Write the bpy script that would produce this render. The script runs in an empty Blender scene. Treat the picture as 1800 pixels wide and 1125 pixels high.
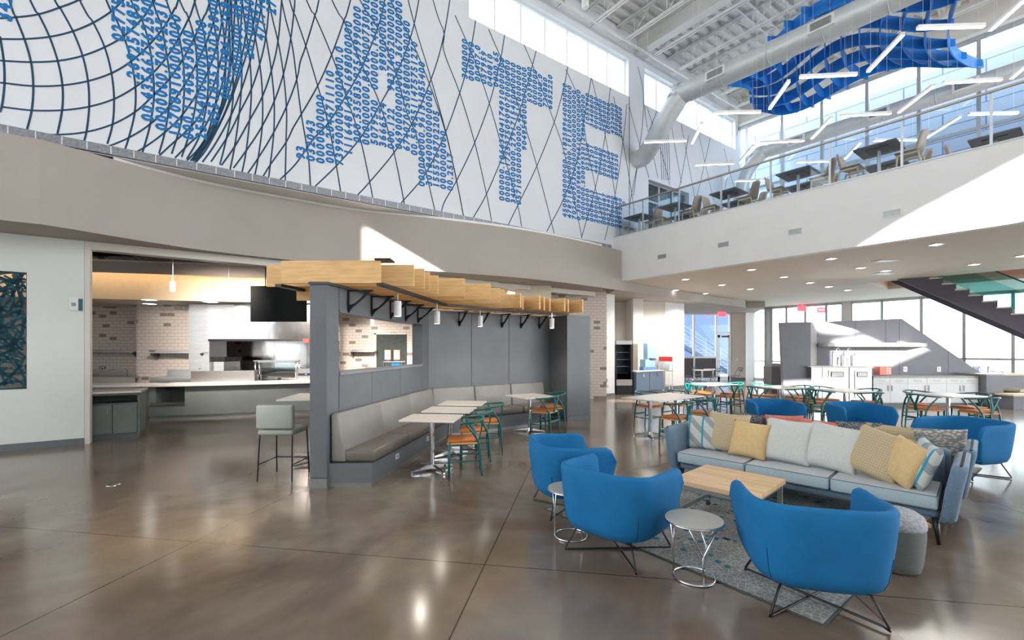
import bpy, bmesh, math, random
from mathutils import Vector, Matrix
random.seed(7)
D = bpy.data; C = bpy.context.scene.collection
PI = math.pi
# ---------------------------------------------------------------- camera model (1800x1125 frame)
H = 1.70; F = 800.0; CX = 900.0; HY = 613.0
def W(px, py, Y): return Vector(((px-CX)/F*Y, Y, H-(py-HY)/F*Y))
def onz(px, py, z=0.0):
    Y = (H-z)*F/(py-HY); return W(px, py, Y)
def fl(px, py):
    v = onz(px, py); return (v.x, v.y)
# hall frame: s runs along the mural wall, t runs along the mezzanine edge
O = Vector((3.4, 15.27)); th = math.atan(.73)
A = Vector((math.cos(th), math.sin(th))); B = Vector((.61, -.7924))
def st(s, t): p = O + A*s + B*t; return (p.x, p.y)
N_M = Vector((math.sin(th), -math.cos(th)))      # mural normal, into the hall
def mural(px, py):
    k = (px-CX)/F; Y = (O.y-.73*O.x)/(1-.73*k); X = k*Y
    s = (Vector((X, Y))-O).dot(A); return s, H-(py-HY)/F*Y
# ---------------------------------------------------------------- materials
MATS = {}
def mat(name, col, rough=.5, metal=0, noise=0, nscale=8, bump=0, bscale=60, emit=0, ecol=None, coat=0, sheen=0, stretch=None):
    if name in MATS: return MATS[name]
    m = D.materials.new(name); m.use_nodes = True; nt = m.node_tree; b = nt.nodes['Principled BSDF']
    b.inputs['Base Color'].default_value = (*col, 1); b.inputs['Roughness'].default_value = rough
    b.inputs['Metallic'].default_value = metal
    if coat: b.inputs['Coat Weight'].default_value = coat
    if sheen: b.inputs['Sheen Weight'].default_value = sheen
    if emit:
        b.inputs['Emission Color'].default_value = (*(ecol or col), 1); b.inputs['Emission Strength'].default_value = emit
    if noise or bump:
        tc = nt.nodes.new('ShaderNodeTexCoord'); mp = nt.nodes.new('ShaderNodeMapping')
        nt.links.new(tc.outputs['Object'], mp.inputs[0])
        if stretch: mp.inputs['Scale'].default_value = stretch
    if noise:
        n = nt.nodes.new('ShaderNodeTexNoise'); n.inputs['Scale'].default_value = nscale; n.inputs['Detail'].default_value = 5
        nt.links.new(mp.outputs[0], n.inputs[0])
        r = nt.nodes.new('ShaderNodeValToRGB'); r.color_ramp.elements[0].position = .3; r.color_ramp.elements[1].position = .7
        r.color_ramp.elements[0].color = (*[c*(1-noise) for c in col], 1); r.color_ramp.elements[1].color = (*[min(1, c*(1+noise)) for c in col], 1)
        nt.links.new(n.outputs[0], r.inputs[0]); nt.links.new(r.outputs[0], b.inputs['Base Color'])
    if bump:
        n = nt.nodes.new('ShaderNodeTexNoise'); n.inputs['Scale'].default_value = bscale
        nt.links.new(mp.outputs[0], n.inputs[0])
        u = nt.nodes.new('ShaderNodeBump'); u.inputs['Strength'].default_value = bump; u.inputs['Distance'].default_value = .01
        nt.links.new(n.outputs[0], u.inputs['Height']); nt.links.new(u.outputs[0], b.inputs['Normal'])
    MATS[name] = m; return m
def ng(m): return m.node_tree, m.node_tree.nodes['Principled BSDF']
white = mat('white_paint', (.80, .80, .79), .6, noise=.02, nscale=2)
muralw = mat('mural_ground', (.76, .785, .82), .6, noise=.02, nscale=1)
leftw = mat('pale_wall_paint', (.73, .75, .72), .6, noise=.02, nscale=2)
beige = mat('warm_white_paint', (.70, .66, .60), .65, noise=.02, nscale=2)
taupe = mat('taupe_paint', (.40, .36, .32), .7, noise=.04, nscale=1)
ceilp = mat('ceiling_paint', (.68, .63, .56), .75, noise=.03, nscale=1)
dark = mat('dark_void_paint', (.05, .055, .055), .8, noise=.2, nscale=2)
basem = mat('grey_rubber_base', (.14, .16, .17), .45, noise=.05)
laminate = mat('slate_laminate', (.142, .152, .166), .42, noise=.05, nscale=3)
station = mat('station_laminate', (.150, .155, .185), .45, noise=.05, nscale=3)
greenlam = mat('sage_grey_laminate', (.16, .185, .175), .4, noise=.05, nscale=3)
stone = mat('pale_quartz', (.72, .69, .66), .25, noise=.05, nscale=40)
steel = mat('brushed_steel', (.62, .60, .58), .28, 1, noise=.08, nscale=4, stretch=(1, 1, 12))
wavy = mat('rippled_steel', (.66, .66, .66), .16, 1, bump=.6, bscale=2.2)
chrome = mat('chrome', (.82, .82, .84), .14, 1, noise=.02)
alum = mat('aluminium_frame', (.52, .54, .56), .4, .6, noise=.03)
blackm = mat('black_metal', (.02, .02, .022), .4, .3, noise=.1)
darkscreen = mat('matt_black_glass', (.004, .006, .006), .6, noise=.1); darkscreen.node_tree.nodes['Principled BSDF'].inputs['Specular IOR Level'].default_value = .15
blackp = mat('black_plastic', (.012, .013, .014), .3, noise=.1)
graym = mat('grey_paint_metal', (.30, .32, .31), .4, .5, noise=.05)
ductm = mat('duct_sheet_metal', (.62, .65, .66), .45, .25, noise=.04, nscale=3)
steelw = mat('painted_steel', (.74, .73, .70), .55, noise=.03)
deckm = mat('roof_deck_paint', (.70, .69, .66), .6, noise=.04)
sculpt = mat('sculpture_blue', (.0, .20, .66), .5, noise=.08, nscale=3, sheen=.1)
bluefab = mat('blue_wool', (.0, .145, .36), .85, noise=.08, nscale=5, bump=.25, bscale=350)
slatefab = mat('slate_blue_fabric', (.125, .200, .285), .85, noise=.08, nscale=60, bump=.3, bscale=300, sheen=.3)
seatfab = mat('pale_blue_grey_fabric', (.55, .58, .61), .85, noise=.06, nscale=90, bump=.3, bscale=300)
seatside = mat('pale_aqua_fabric', (.40, .50, .55), .85, noise=.05, nscale=60)
piping = mat('dark_piping', (.10, .14, .17), .8, noise=.1)
vinyl = mat('taupe_vinyl', (.26, .25, .23), .38, noise=.06, nscale=5)
vinylseat = mat('brown_grey_vinyl', (.155, .135, .115), .3, noise=.08, nscale=4)
stoolv = mat('sage_vinyl', (.40, .43, .37), .5, noise=.05)
teal = mat('teal_lacquer', (.0, .125, .120), .3, noise=.08, coat=.2)
orange = mat('orange_leather', (.56, .155, .022), .5, noise=.12, nscale=9)
cord = mat('paper_cord', (.62, .40, .20), .8, noise=.15, nscale=60)
ttop = mat('beige_tabletop', (.70, .64, .56), .3, noise=.05, nscale=30)
tedge = mat('tabletop_white', (.78, .76, .73), .35, noise=.02)
stop_ = mat('greige_laminate', (.50, .48, .43), .28, noise=.03)
taupesh = mat('taupe_shell', (.44, .33, .25), .5, noise=.05)
palewood = mat('pale_ash_wood', (.66, .54, .32), .5, noise=.12, nscale=12)
underside = mat('dark_tabletop', (.10, .10, .12), .5, noise=.1)
wood = mat('oak_board', (.78, .48, .20), .5, noise=.16, nscale=3, stretch=(1, 1, 9))
emitw = mat('light_diffuser', (1, 1, 1), .5, emit=5, noise=0)
emitd = mat('downlight_lens', (1, .97, .9), .5, emit=6, noise=0)
lampw = mat('white_lamp_enamel', (.82, .82, .82), .4, noise=.02)
cove = mat('warm_cove_light', (1, .62, .3), .5, emit=4.5, ecol=(1, .66, .36))
redm = mat('red_plastic', (.7, .03, .03), .4, noise=.05)
bluefr = mat('blue_steel', (.16, .30, .50), .35, .4, noise=.04)
cabw = mat('white_laminate', (.66, .68, .70), .35, noise=.02)
digitm = mat('mural_blue', (.0, .165, .46), .6, noise=.06)
linem = mat('mural_navy', (.006, .055, .115), .6, noise=.05)
screenm = mat('petrol_metal', (.012, .075, .105), .5, .2, noise=.1)
concrete = mat('outside_paving', (.6, .6, .6), .8, noise=.1)
frost = mat('pale_blue_render', (.15, .20, .34), .8, noise=.05)
exitm = mat('exit_red', (1, .03, .05), .4, emit=1.5, ecol=(1, .05, .08))
pouftop = mat('heather_felt', (.36, .36, .39), .9, noise=.35, nscale=55, bump=.4, bscale=200)
poufside = mat('grey_felt', (.15, .16, .155), .9, noise=.08, nscale=60)
paper = mat('paper_white', (.8, .8, .78), .6, noise=.03)
# glass: thin pane
def glassmat(name, tint, refl=.12):
    m = D.materials.new(name); m.use_nodes = True; nt = m.node_tree; nt.nodes.clear()
    o = nt.nodes.new('ShaderNodeOutputMaterial'); mx = nt.nodes.new('ShaderNodeMixShader')
    t = nt.nodes.new('ShaderNodeBsdfTransparent'); g = nt.nodes.new('ShaderNodeBsdfGlossy'); lw = nt.nodes.new('ShaderNodeLayerWeight'); fr = nt.nodes.new('ShaderNodeMath'); fr.operation = 'MULTIPLY'
    g.inputs['Roughness'].default_value = .02; t.inputs[0].default_value = (*tint, 1); lw.inputs[0].default_value = .25; nt.links.new(lw.outputs['Facing'], fr.inputs[0]); fr.inputs[1].default_value = .45
    nt.links.new(fr.outputs[0], mx.inputs[0]); nt.links.new(t.outputs[0], mx.inputs[1]); nt.links.new(g.outputs[0], mx.inputs[2])
    nt.links.new(mx.outputs[0], o.inputs[0]); MATS[name] = m; return m
glass = glassmat('clear_glass', (.90, .95, .96)); glassb = glassmat('bluish_glass', (.90, .95, .985)); darkglass = glassmat('dark_glass', (.25, .3, .32))
tealglass = glassmat('teal_glass', (.70, .88, .88))
# tile
def tilemat():
    m = D.materials.new('subway_tile'); m.use_nodes = True; nt, b = ng(m)
    tc = nt.nodes.new('ShaderNodeTexCoord'); sp = nt.nodes.new('ShaderNodeSeparateXYZ'); cb = nt.nodes.new('ShaderNodeCombineXYZ')
    nt.links.new(tc.outputs['Object'], sp.inputs[0])
    ad = nt.nodes.new('ShaderNodeMath'); ad.operation = 'ADD'; nt.links.new(sp.outputs[0], ad.inputs[0]); nt.links.new(sp.outputs[1], ad.inputs[1])
    nt.links.new(ad.outputs[0], cb.inputs[0]); nt.links.new(sp.outputs[2], cb.inputs[1])
    br = nt.nodes.new('ShaderNodeTexBrick'); nt.links.new(cb.outputs[0], br.inputs[0])
    br.inputs['Scale'].default_value = 1; br.inputs['Brick Width'].default_value = .215; br.inputs['Row Height'].default_value = .098
    br.inputs['Mortar Size'].default_value = .0055; br.inputs['Color1'].default_value = (0, 0, 0, 1); br.inputs['Color2'].default_value = (1, 1, 1, 1); br.inputs['Mortar'].default_value = (0, 0, 0, 1)
    gt = nt.nodes.new('ShaderNodeMath'); gt.operation = 'GREATER_THAN'; gt.inputs[1].default_value = .915; nt.links.new(br.outputs[0], gt.inputs[0])
    m1 = nt.nodes.new('ShaderNodeMix'); m1.data_type = 'RGBA'; nt.links.new(gt.outputs[0], m1.inputs[0])
    m1.inputs[6].default_value = (.70, .62, .56, 1); m1.inputs[7].default_value = (.27, .24, .21, 1)
    m2 = nt.nodes.new('ShaderNodeMix'); m2.data_type = 'RGBA'; nt.links.new(br.outputs[1], m2.inputs[0]); nt.links.new(m1.outputs[2], m2.inputs[6])
    m2.inputs[7].default_value = (.42, .36, .32, 1); nt.links.new(m2.outputs[2], b.inputs['Base Color']); b.inputs['Roughness'].default_value = .18
    return m
tile = tilemat()
def floormat():
    m = D.materials.new('polished_concrete'); m.use_nodes = True; nt, b = ng(m)
    L = nt.links.new; N = nt.nodes.new
    tc = N('ShaderNodeTexCoord'); n1 = N('ShaderNodeTexNoise'); n1.inputs['Scale'].default_value = .55; n1.inputs['Detail'].default_value = 5; n1.inputs['Roughness'].default_value = .55; n1.inputs['Distortion'].default_value = .8
    L(tc.outputs['Object'], n1.inputs[0])
    r = N('ShaderNodeValToRGB'); cr = r.color_ramp; cr.elements[0].position = .30; cr.elements[0].color = (.095, .068, .050, 1)
    cr.elements[1].position = .72; cr.elements[1].color = (.30, .25, .17, 1)
    e = cr.elements.new(.47); e.color = (.18, .135, .10, 1); e = cr.elements.new(.58); e.color = (.21, .172, .13, 1)
    L(n1.outputs[0], r.inputs[0])
    n2 = N('ShaderNodeTexNoise'); n2.inputs['Scale'].default_value = 2.2; n2.inputs['Detail'].default_value = 3; L(tc.outputs['Object'], n2.inputs[0])
    mx = N('ShaderNodeMix'); mx.data_type = 'RGBA'; mx.blend_type = 'OVERLAY'; mx.inputs[0].default_value = .35; L(r.outputs[0], mx.inputs[6]); L(n2.outputs[0], mx.inputs[7])
    # saw-cut joints
    mp = N('ShaderNodeMapping'); mp.inputs['Rotation'].default_value = (0, 0, math.atan(.165)); L(tc.outputs['Object'], mp.inputs[0])
    sp = N('ShaderNodeSeparateXYZ'); L(mp.outputs[0], sp.inputs[0])
    def joint(sock, off, step):
        a = N('ShaderNodeMath'); a.operation = 'SUBTRACT'; a.inputs[1].default_value = off; L(sock, a.inputs[0])
        w = N('ShaderNodeMath'); w.operation = 'PINGPONG'; w.inputs[1].default_value = step/2; L(a.outputs[0], w.inputs[0])
        l = N('ShaderNodeMath'); l.operation = 'LESS_THAN'; l.inputs[1].default_value = .005; L(w.outputs[0], l.inputs[0]); return l.outputs[0]
    c, s_ = math.cos(math.atan(.165)), math.sin(math.atan(.165))
    def rot(x, y): return (c*x-s_*y, s_*x+c*y)
    j1 = joint(sp.outputs[0], rot(-2.8, 4.01)[0], 2.62); j2 = joint(sp.outputs[1], rot(-2.8, 4.01)[1], 4.6)
    mxx = N('ShaderNodeMath'); mxx.operation = 'MAXIMUM'; L(j1, mxx.inputs[0]); L(j2, mxx.inputs[1])
    m3 = N('ShaderNodeMix'); m3.data_type = 'RGBA'; L(mxx.outputs[0], m3.inputs[0]); L(mx.outputs[2], m3.inputs[6]); m3.inputs[7].default_value = (.02, .018, .016, 1)
    L(m3.outputs[2], b.inputs['Base Color'])
    rr = N('ShaderNodeMapRange'); rr.inputs['To Min'].default_value = .15; rr.inputs['To Max'].default_value = .18; L(n2.outputs[0], rr.inputs[0]); L(rr.outputs[0], b.inputs['Roughness'])
    b.inputs['IOR'].default_value = 1.75
    return m
floorm = floormat()
def pattern(name, base, dark_, sx, sz, kind='plaid', third=None):
    m = D.materials.new(name); m.use_nodes = True; nt, b = ng(m); L = nt.links.new; N = nt.nodes.new
    tc = N('ShaderNodeTexCoord'); sp = N('ShaderNodeSeparateXYZ'); L(tc.outputs['Object'], sp.inputs[0]); b.inputs['Roughness'].default_value = .9
    def stripe(sock, step, w):
        p = N('ShaderNodeMath'); p.operation = 'PINGPONG'; p.inputs[1].default_value = step/2; L(sock, p.inputs[0])
        l = N('ShaderNodeMath'); l.operation = 'LESS_THAN'; l.inputs[1].default_value = w/2; L(p.outputs[0], l.inputs[0]); return l.outputs[0]
    def mix(f, a, c):
        x = N('ShaderNodeMix'); x.data_type = 'RGBA'
        L(f, x.inputs[0]) if not isinstance(f, float) else setattr(x.inputs[0], 'default_value', f)
        for v, i in ((a, 6), (c, 7)):
            if isinstance(v, tuple): x.inputs[i].default_value = (*v, 1)
            else: L(v, x.inputs[i])
        return x.outputs[2]
    if kind == 'plaid':
        c = mix(stripe(sp.outputs[0], sx, sx*.35), base, dark_); h = N('ShaderNodeMath'); h.operation = 'MULTIPLY'; h.inputs[1].default_value = .6
        L(stripe(sp.outputs[2], sz, sz*.3), h.inputs[0]); c = mix(h.outputs[0], c, third)
        L(c, b.inputs['Base Color'])
    elif kind == 'stripe':
        tri = N('ShaderNodeMath'); tri.operation = 'ADD'; L(sp.outputs[0], tri.inputs[0]); L(sp.outputs[2], tri.inputs[1])
        c = mix(stripe(tri.outputs[0], .21, .09), base, dark_); c = mix(stripe(sp.outputs[0], .17, .022), c, third); L(c, b.inputs['Base Color'])
    else:
        n = N('ShaderNodeTexVoronoi'); n.inputs['Scale'].default_value = sx; mp = N('ShaderNodeMapping'); mp.inputs['Scale'].default_value = (1, 1, 2.4); L(tc.outputs['Object'], mp.inputs[0]); L(mp.outputs[0], n.inputs[0])
        r = N('ShaderNodeValToRGB'); r.color_ramp.elements[0].position = .15; r.color_ramp.elements[1].position = .6
        r.color_ramp.elements[0].color = (*base, 1); r.color_ramp.elements[1].color = (*dark_, 1); L(n.outputs[0], r.inputs[0]); L(r.outputs[0], b.inputs['Base Color'])
    return m
plaid = pattern('tan_plaid', (.50, .40, .25), (.42, .33, .19), .022, .026, 'plaid', (.58, .48, .32))
stripep = pattern('grey_blue_stripe', (.55, .56, .53), (.30, .32, .33), 0, 0, 'stripe', (.02, .30, .42))
knit = pattern('chunky_white_knit', (.62, .60, .56), (.22, .21, .20), 26, 0, 'knit')
tweed = pattern('black_white_tweed', (.42, .42, .42), (.05, .05, .06), 70, 0, 'knit')
yellowf = mat('mustard_linen', (.66, .47, .23), .9, noise=.06, nscale=30, bump=.2, bscale=200)
lightf = mat('light_grey_linen', (.58, .60, .57), .9, noise=.06, nscale=80, bump=.25, bscale=200)
coral = mat('coral_knit', (.66, .20, .15), .9, noise=.15, nscale=60, bump=.4, bscale=120)
def woodtop():
    m = D.materials.new('butcher_block'); m.use_nodes = True; nt, b = ng(m); L = nt.links.new; N = nt.nodes.new
    tc = N('ShaderNodeTexCoord'); br = N('ShaderNodeTexBrick'); L(tc.outputs['Object'], br.inputs[0]); br.inputs['Scale'].default_value = 1
    br.inputs['Brick Width'].default_value = .42; br.inputs['Row Height'].default_value = .036; br.inputs['Mortar Size'].default_value = .0004
    br.inputs['Color1'].default_value = (.66, .42, .22, 1); br.inputs['Color2'].default_value = (.80, .57, .35, 1); br.inputs['Mortar'].default_value = (.5, .3, .15, 1)
    L(br.outputs[0], b.inputs['Base Color']); b.inputs['Roughness'].default_value = .4; return m
butcher = woodtop()
def rugmat():
    m = D.materials.new('patterned_carpet'); m.use_nodes = True; nt, b = ng(m); L = nt.links.new; N = nt.nodes.new
    tc = N('ShaderNodeTexCoord'); v = N('ShaderNodeTexVoronoi'); v.inputs['Scale'].default_value = 26; v.feature = 'DISTANCE_TO_EDGE'; L(tc.outputs['Object'], v.inputs[0])
    r = N('ShaderNodeValToRGB'); r.color_ramp.elements[0].position = .02; r.color_ramp.elements[1].position = .12
    r.color_ramp.elements[0].color = (.42, .42, .40, 1); r.color_ramp.elements[1].color = (.235, .235, .225, 1); L(v.outputs[0], r.inputs[0])
    n = N('ShaderNodeTexNoise'); n.inputs['Scale'].default_value = 3; L(tc.outputs['Object'], n.inputs[0])
    mx = N('ShaderNodeMix'); mx.data_type = 'RGBA'; mx.blend_type = 'OVERLAY'; mx.inputs[0].default_value = .6; L(r.outputs[0], mx.inputs[6]); L(n.outputs[0], mx.inputs[7])
    L(mx.outputs[2], b.inputs['Base Color']); b.inputs['Roughness'].default_value = .95; return m
rugm = rugmat()
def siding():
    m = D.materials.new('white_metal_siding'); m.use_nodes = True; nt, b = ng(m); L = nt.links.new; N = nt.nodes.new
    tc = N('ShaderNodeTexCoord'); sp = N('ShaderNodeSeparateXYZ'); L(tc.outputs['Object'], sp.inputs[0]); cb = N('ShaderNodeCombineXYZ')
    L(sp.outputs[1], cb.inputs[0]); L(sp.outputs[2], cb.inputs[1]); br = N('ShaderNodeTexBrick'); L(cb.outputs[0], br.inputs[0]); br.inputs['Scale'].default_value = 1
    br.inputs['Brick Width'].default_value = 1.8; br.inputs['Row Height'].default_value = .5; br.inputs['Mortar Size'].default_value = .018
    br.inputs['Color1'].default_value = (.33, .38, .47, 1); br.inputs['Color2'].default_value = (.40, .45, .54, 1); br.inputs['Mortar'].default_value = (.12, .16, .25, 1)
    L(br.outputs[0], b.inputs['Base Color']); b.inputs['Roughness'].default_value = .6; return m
sidingm = siding()
# ---------------------------------------------------------------- mesh builder
class MB:
    def __init__(s): s.v = []; s.f = []
    def add(s, vs, fs, M=None):
        n = len(s.v)
        s.v += [tuple(M @ Vector(p)) if M else tuple(p) for p in vs]; s.f += [tuple(i+n for i in f) for f in fs]; return s
    def box(s, x0, x1, y0, y1, z0, z1, M=None):
        return s.add([(x, y, z) for z in (z0, z1) for y in (y0, y1) for x in (x0, x1)],
                     [(0, 2, 3, 1), (4, 5, 7, 6), (0, 1, 5, 4), (2, 6, 7, 3), (0, 4, 6, 2), (1, 3, 7, 5)], M)
    def seg(s, p, q, w, z0, z1):      # upright slab on plan line p-q, thickness w to both sides
        p = Vector(p[:2]); q = Vector(q[:2]); d = (q-p).normalized(); n = Vector((-d.y, d.x))*w/2
        return s.prism([p+n, q+n, q-n, p-n], z0, z1)
    def prism(s, poly, z0, z1, M=None):
        poly = [tuple(p[:2]) for p in poly]
        if sum(poly[i-1][0]*poly[i][1]-poly[i][0]*poly[i-1][1] for i in range(len(poly))) < 0: poly = poly[::-1]
        n = len(poly)
        return s.add([(*p, z0) for p in poly]+[(*p, z1) for p in poly],
                     [tuple(range(n))[::-1], tuple(range(n, 2*n))]+[(i, (i+1) % n, (i+1) % n+n, i+n) for i in range(n)], M)
    def tube(s, pts, r, n=8, close=False, M=None):
        pts = [Vector(p) for p in pts]; k = len(pts); rs = r if isinstance(r, (list, tuple)) else [r]*k; vs = []; fs = []; ref = None
        for i, p in enumerate(pts):
            a = pts[i-1] if (i > 0 or close) else p; b = pts[(i+1) % k] if (i < k-1 or close) else p
            d = (b-a).normalized()
            if ref is None or abs(ref.dot(d)) > .95: ref = Vector((0, 0, 1)) if abs(d.z) < .9 else Vector((1, 0, 0))
            u = (ref-d*ref.dot(d)).normalized(); w = d.cross(u); ref = u
            sc = 1
            if 0 < i < k-1 or close:
                c = (pts[(i+1) % k]-p).normalized().dot((p-pts[i-1]).normalized()); sc = min(1.5, 1/max(.5, math.sqrt((1+c)/2)))
            vs += [p+(u*math.cos(t)+w*math.sin(t))*rs[i]*(sc if False else 1) for t in [2*PI*j/n for j in range(n)]]
        for i in range(k if close else k-1):
            for j in range(n):
                a = i*n+j; b = i*n+(j+1) % n; c = ((i+1) % k)*n+(j+1) % n; d = ((i+1) % k)*n+j; fs.append((a, b, c, d))
        if not close: fs += [tuple(range(n))[::-1], tuple(range((k-1)*n, k*n))]
        return s.add(vs, fs, M)
    def lathe(s, prof, n=24, M=None, c=(0, 0)):
        vs = []; fs = []; k = len(prof)
        for r, z in prof: vs += [(c[0]+r*math.cos(2*PI*j/n), c[1]+r*math.sin(2*PI*j/n), z) for j in range(n)]
        for i in range(k-1):
            for j in range(n): fs.append((i*n+j, i*n+(j+1) % n, (i+1)*n+(j+1) % n, (i+1)*n+j))
        fs += [tuple(range(n))[::-1], tuple(range((k-1)*n, k*n))]
        return s.add(vs, fs, M)
    def grid(s, P, closeu=False, M=None):
        k = len(P); n = len(P[0]); vs = [p for r in P for p in r]; fs = []
        for i in range(k if closeu else k-1):
            for j in range(n-1): fs.append((i*n+j, i*n+j+1, ((i+1) % k)*n+j+1, ((i+1) % k)*n+j))
        return s.add(vs, fs, M)
    def build(s, name, m, parent=None, smooth=False, bevel=0, sub=0, loc=None, rot=None, label=None, fix=True):
        me = D.meshes.new(name); me.from_pydata(s.v, [], s.f); me.materials.append(m)
        if fix:
            bm = bmesh.new(); bm.from_mesh(me); bmesh.ops.recalc_face_normals(bm, faces=bm.faces); bm.to_mesh(me); bm.free()
        if smooth: me.polygons.foreach_set('use_smooth', [True]*len(me.polygons))
        me.update(); o = D.objects.new(name, me); C.objects.link(o)
        if loc: o.location = loc
        if rot: o.rotation_euler = rot
        if parent: o.parent = parent
        if bevel:
            b = o.modifiers.new('b', 'BEVEL'); b.width = bevel; b.segments = 2; b.limit_method = 'ANGLE'
        if sub:
            b = o.modifiers.new('s', 'SUBSURF'); b.levels = b.render_levels = sub
        if label: o['label'] = label
        return o
def box(*a): return MB().box(*a)
def thing(name, label, cat, loc=(0, 0, 0), rz=0, group=None):
    o = D.objects.new(name, None); C.objects.link(o); o.location = loc if len(loc) == 3 else (*loc, 0); o.rotation_euler = (0, 0, rz)
    o.empty_display_size = .1; o['label'] = label; o['category'] = cat
    if group: o['group'] = group
    return o
def tag(o, label, cat, group=None):
    o['label'] = label; o['category'] = cat
    if group: o['group'] = group
    return o
def struct(name, mb, m, parent=None, **k):
    o = mb.build(name, m, parent, **k)
    if not parent: o['kind'] = 'structure'
    return o
def dup(root, loc, rz, label, group=None, rot=None):
    r = root.copy(); C.objects.link(r); r.location = loc if len(loc) == 3 else (*loc, 0)
    r.rotation_euler = rot or (0, 0, rz); r['label'] = label
    if group: r['group'] = group
    def kids(src, dst):
        for ch in list(src.children):
            c = ch.copy(); C.objects.link(c); c.parent = dst; kids(ch, c)
    kids(root, r); return r
def place(cache, key, make, loc, rz, label, group=None, rot=None):
    if key not in cache:
        o = make(); cache[key] = o; o.location = loc if len(loc) == 3 else (*loc, 0); o.rotation_euler = rot or (0, 0, rz); o['label'] = label
        if group: o['group'] = group
        return o
    return dup(cache[key], loc, rz, label, group, rot)
PROTO = {}
def spline(pts, n=8):
    pts = [Vector(p) for p in pts]; P = [pts[0]*2-pts[1]]+pts+[pts[-1]*2-pts[-2]]; out = []
    for i in range(1, len(P)-2):
        a, b, c, d = P[i-1:i+3]
        for k in range(n):
            t = k/n; out.append(.5*((2*b)+(c-a)*t+(2*a-5*b+4*c-d)*t*t+(3*b-a-3*c+d)*t**3))
    out.append(pts[-1]); return out
# ================================================================ SETTING
struct('floor', MB().prism([(-26, -8), (26, -8), (26, 8), (19.6, 17.2), (13.4, 25.2), (13.4, 25.9), (-16, 25.9), (-26, 10)], -.3, 0), floorm)
struct('ground', box(-60, 80, -60, 120, -.5, -.31), concrete)
# ---- curved bulkhead
BK = spline([(-13.5, 2.6), (-10.2, 4.9), (-7.63, 6.78), (-7.20, 7.12), (-6.60, 8.08), (-5.95, 8.92), (-4.90, 9.77), (-3.50, 10.70), (-1.77, 11.35), (.46, 12.48), (2.87, 14.34), (6.8, 17.9), (10.4, 20.8), (11.1, 21.6)], 6)
def wl(x): return 8.1+.70*(x+7.61)           # kitchen-opening wall line
ZS, ZT, ZO = 3.62, 4.93, 5.0
mb = MB(); n = len(BK); vs = []; fs = []
for p in BK: vs += [(p.x, p.y, ZS), (p.x, p.y, ZT), (p.x-.05, p.y+.12, ZT), (p.x-.05, p.y+.12, ZS)]
for i in range(n-1):
    for j in range(4): fs.append((i*4+j, i*4+(j+1) % 4, (i+1)*4+(j+1) % 4, (i+1)*4+j))
fs += [(0, 1, 2, 3), tuple((n-1)*4+j for j in (3, 2, 1, 0))]
bo = struct('trim_bulkhead', mb.add(vs, fs), taupe)
mb = MB(); bp = [p for p in BK if -6.9 < p.x < 2.9]
for p, q_ in zip(bp, bp[1:]): mb.seg((p.x-.03, p.y+.06), (q_.x-.03, q_.y+.06), .03, ZT-.02, ZO)
struct('trim_ledge', mb, white)
# underside of bulkhead (soffit) and slab over it
curveL = [(p.x-.02, p.y+.05) for p in BK if p.x < 3.2]
struct('ceiling_soffit', MB().prism(curveL+[(3.2, wl(3.2)+.2), (-13.5, wl(-13.5)+.2)], ZS+.005, ZS+.2), taupe)
curveR = [(p.x-.02, p.y+.05) for p in BK if p.x > 2.9]
struct('ceiling_alcove', MB().prism(curveR+[(11.9, 21.4), (13.2, 24.9), (2.9, 24.9)], ZS+.01, ZS+.3), taupe)
struct('ceiling_slab', MB().prism([(p.x, p.y+.04) for p in BK if p.x < 2.9]+[(3.3, 19), (-16, 19), (-16, 3)], ZT-.1, ZT), dark)
# mural overhang soffit (white underside)
q = [st(-18, 0), st(.6, 0), st(.6, -3), st(-18, -3)]
struct('ceiling_overhang', MB().prism(q, ZO-.012, ZO-.002), white)
# ---- mural wall with window banks and doorway
def spl(name, s0, s1, z0, z1, m=muralw, w=.3): # slab whose hall face is the mural plane
    p = Vector(st(s0, 0))-N_M*w/2; q = Vector(st(s1, 0))-N_M*w/2
    return MB().seg(p, q, w, z0, z1)
WB, WT2, ZC = 10.42, 11.72, 12.75
s_a, s_b, s_c, s_d = mural(825, 30)[0], mural(1105, 160)[0], mural(1133, 180)[0], mural(1293, 260)[0]
d0, d1 = mural(1140, 320)[0], mural(1211, 340)[0]
mb = MB()
for a, b_, z0, z1 in ((-18, d0, ZO, WB), (d1, 9.3, ZO, WB), (d0, d1, 7.8, WB), (d0, d1, ZO, 5.38), (-18, s_a, WB, WT2), (s_b, s_c, WB, WT2), (s_d, 9.3, WB, WT2), (-18, 9.3, WT2, ZC)):
    m_ = spl('', a, b_, z0, z1); mb.add(m_.v, m_.f)
wallm = struct('wall_mural', mb, muralw)
def onwall(s, z, off=.006):
    p = O+A*s+N_M*off; return (p.x, p.y, z)
def frame_on_mural(name, s0, s1, z0, z1, nm, w=.05, m=lampw, gl=glass, hbars=()):
    fr = MB(); d = .08
    def bar(sa, sb, za, zb):
        p = Vector(st(sa, 0))-N_M*.2; q = Vector(st(sb, 0))-N_M*.2; fr.seg(p, q, d, za, zb)
    bar(s0, s1, z0, z0+w); bar(s0, s1, z1-w, z1)
    for k in range(nm+1):
        s_ = s0+(s1-s0)*k/nm; bar(max(s0, s_-w/2), min(s1, s_+w/2), z0, z1)
    for z in hbars: bar(s0, s1, z-w/2, z+w/2)
    o = struct(name, fr, m)
    g = MB(); p = Vector(st(s0, 0))-N_M*.2; q = Vector(st(s1, 0))-N_M*.2; g.seg(p, q, .01, z0+w, z1-w); g.build('pane', gl, o)
    return o
frame_on_mural('window_1', s_a, s_b, WB, WT2, 7)
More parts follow.
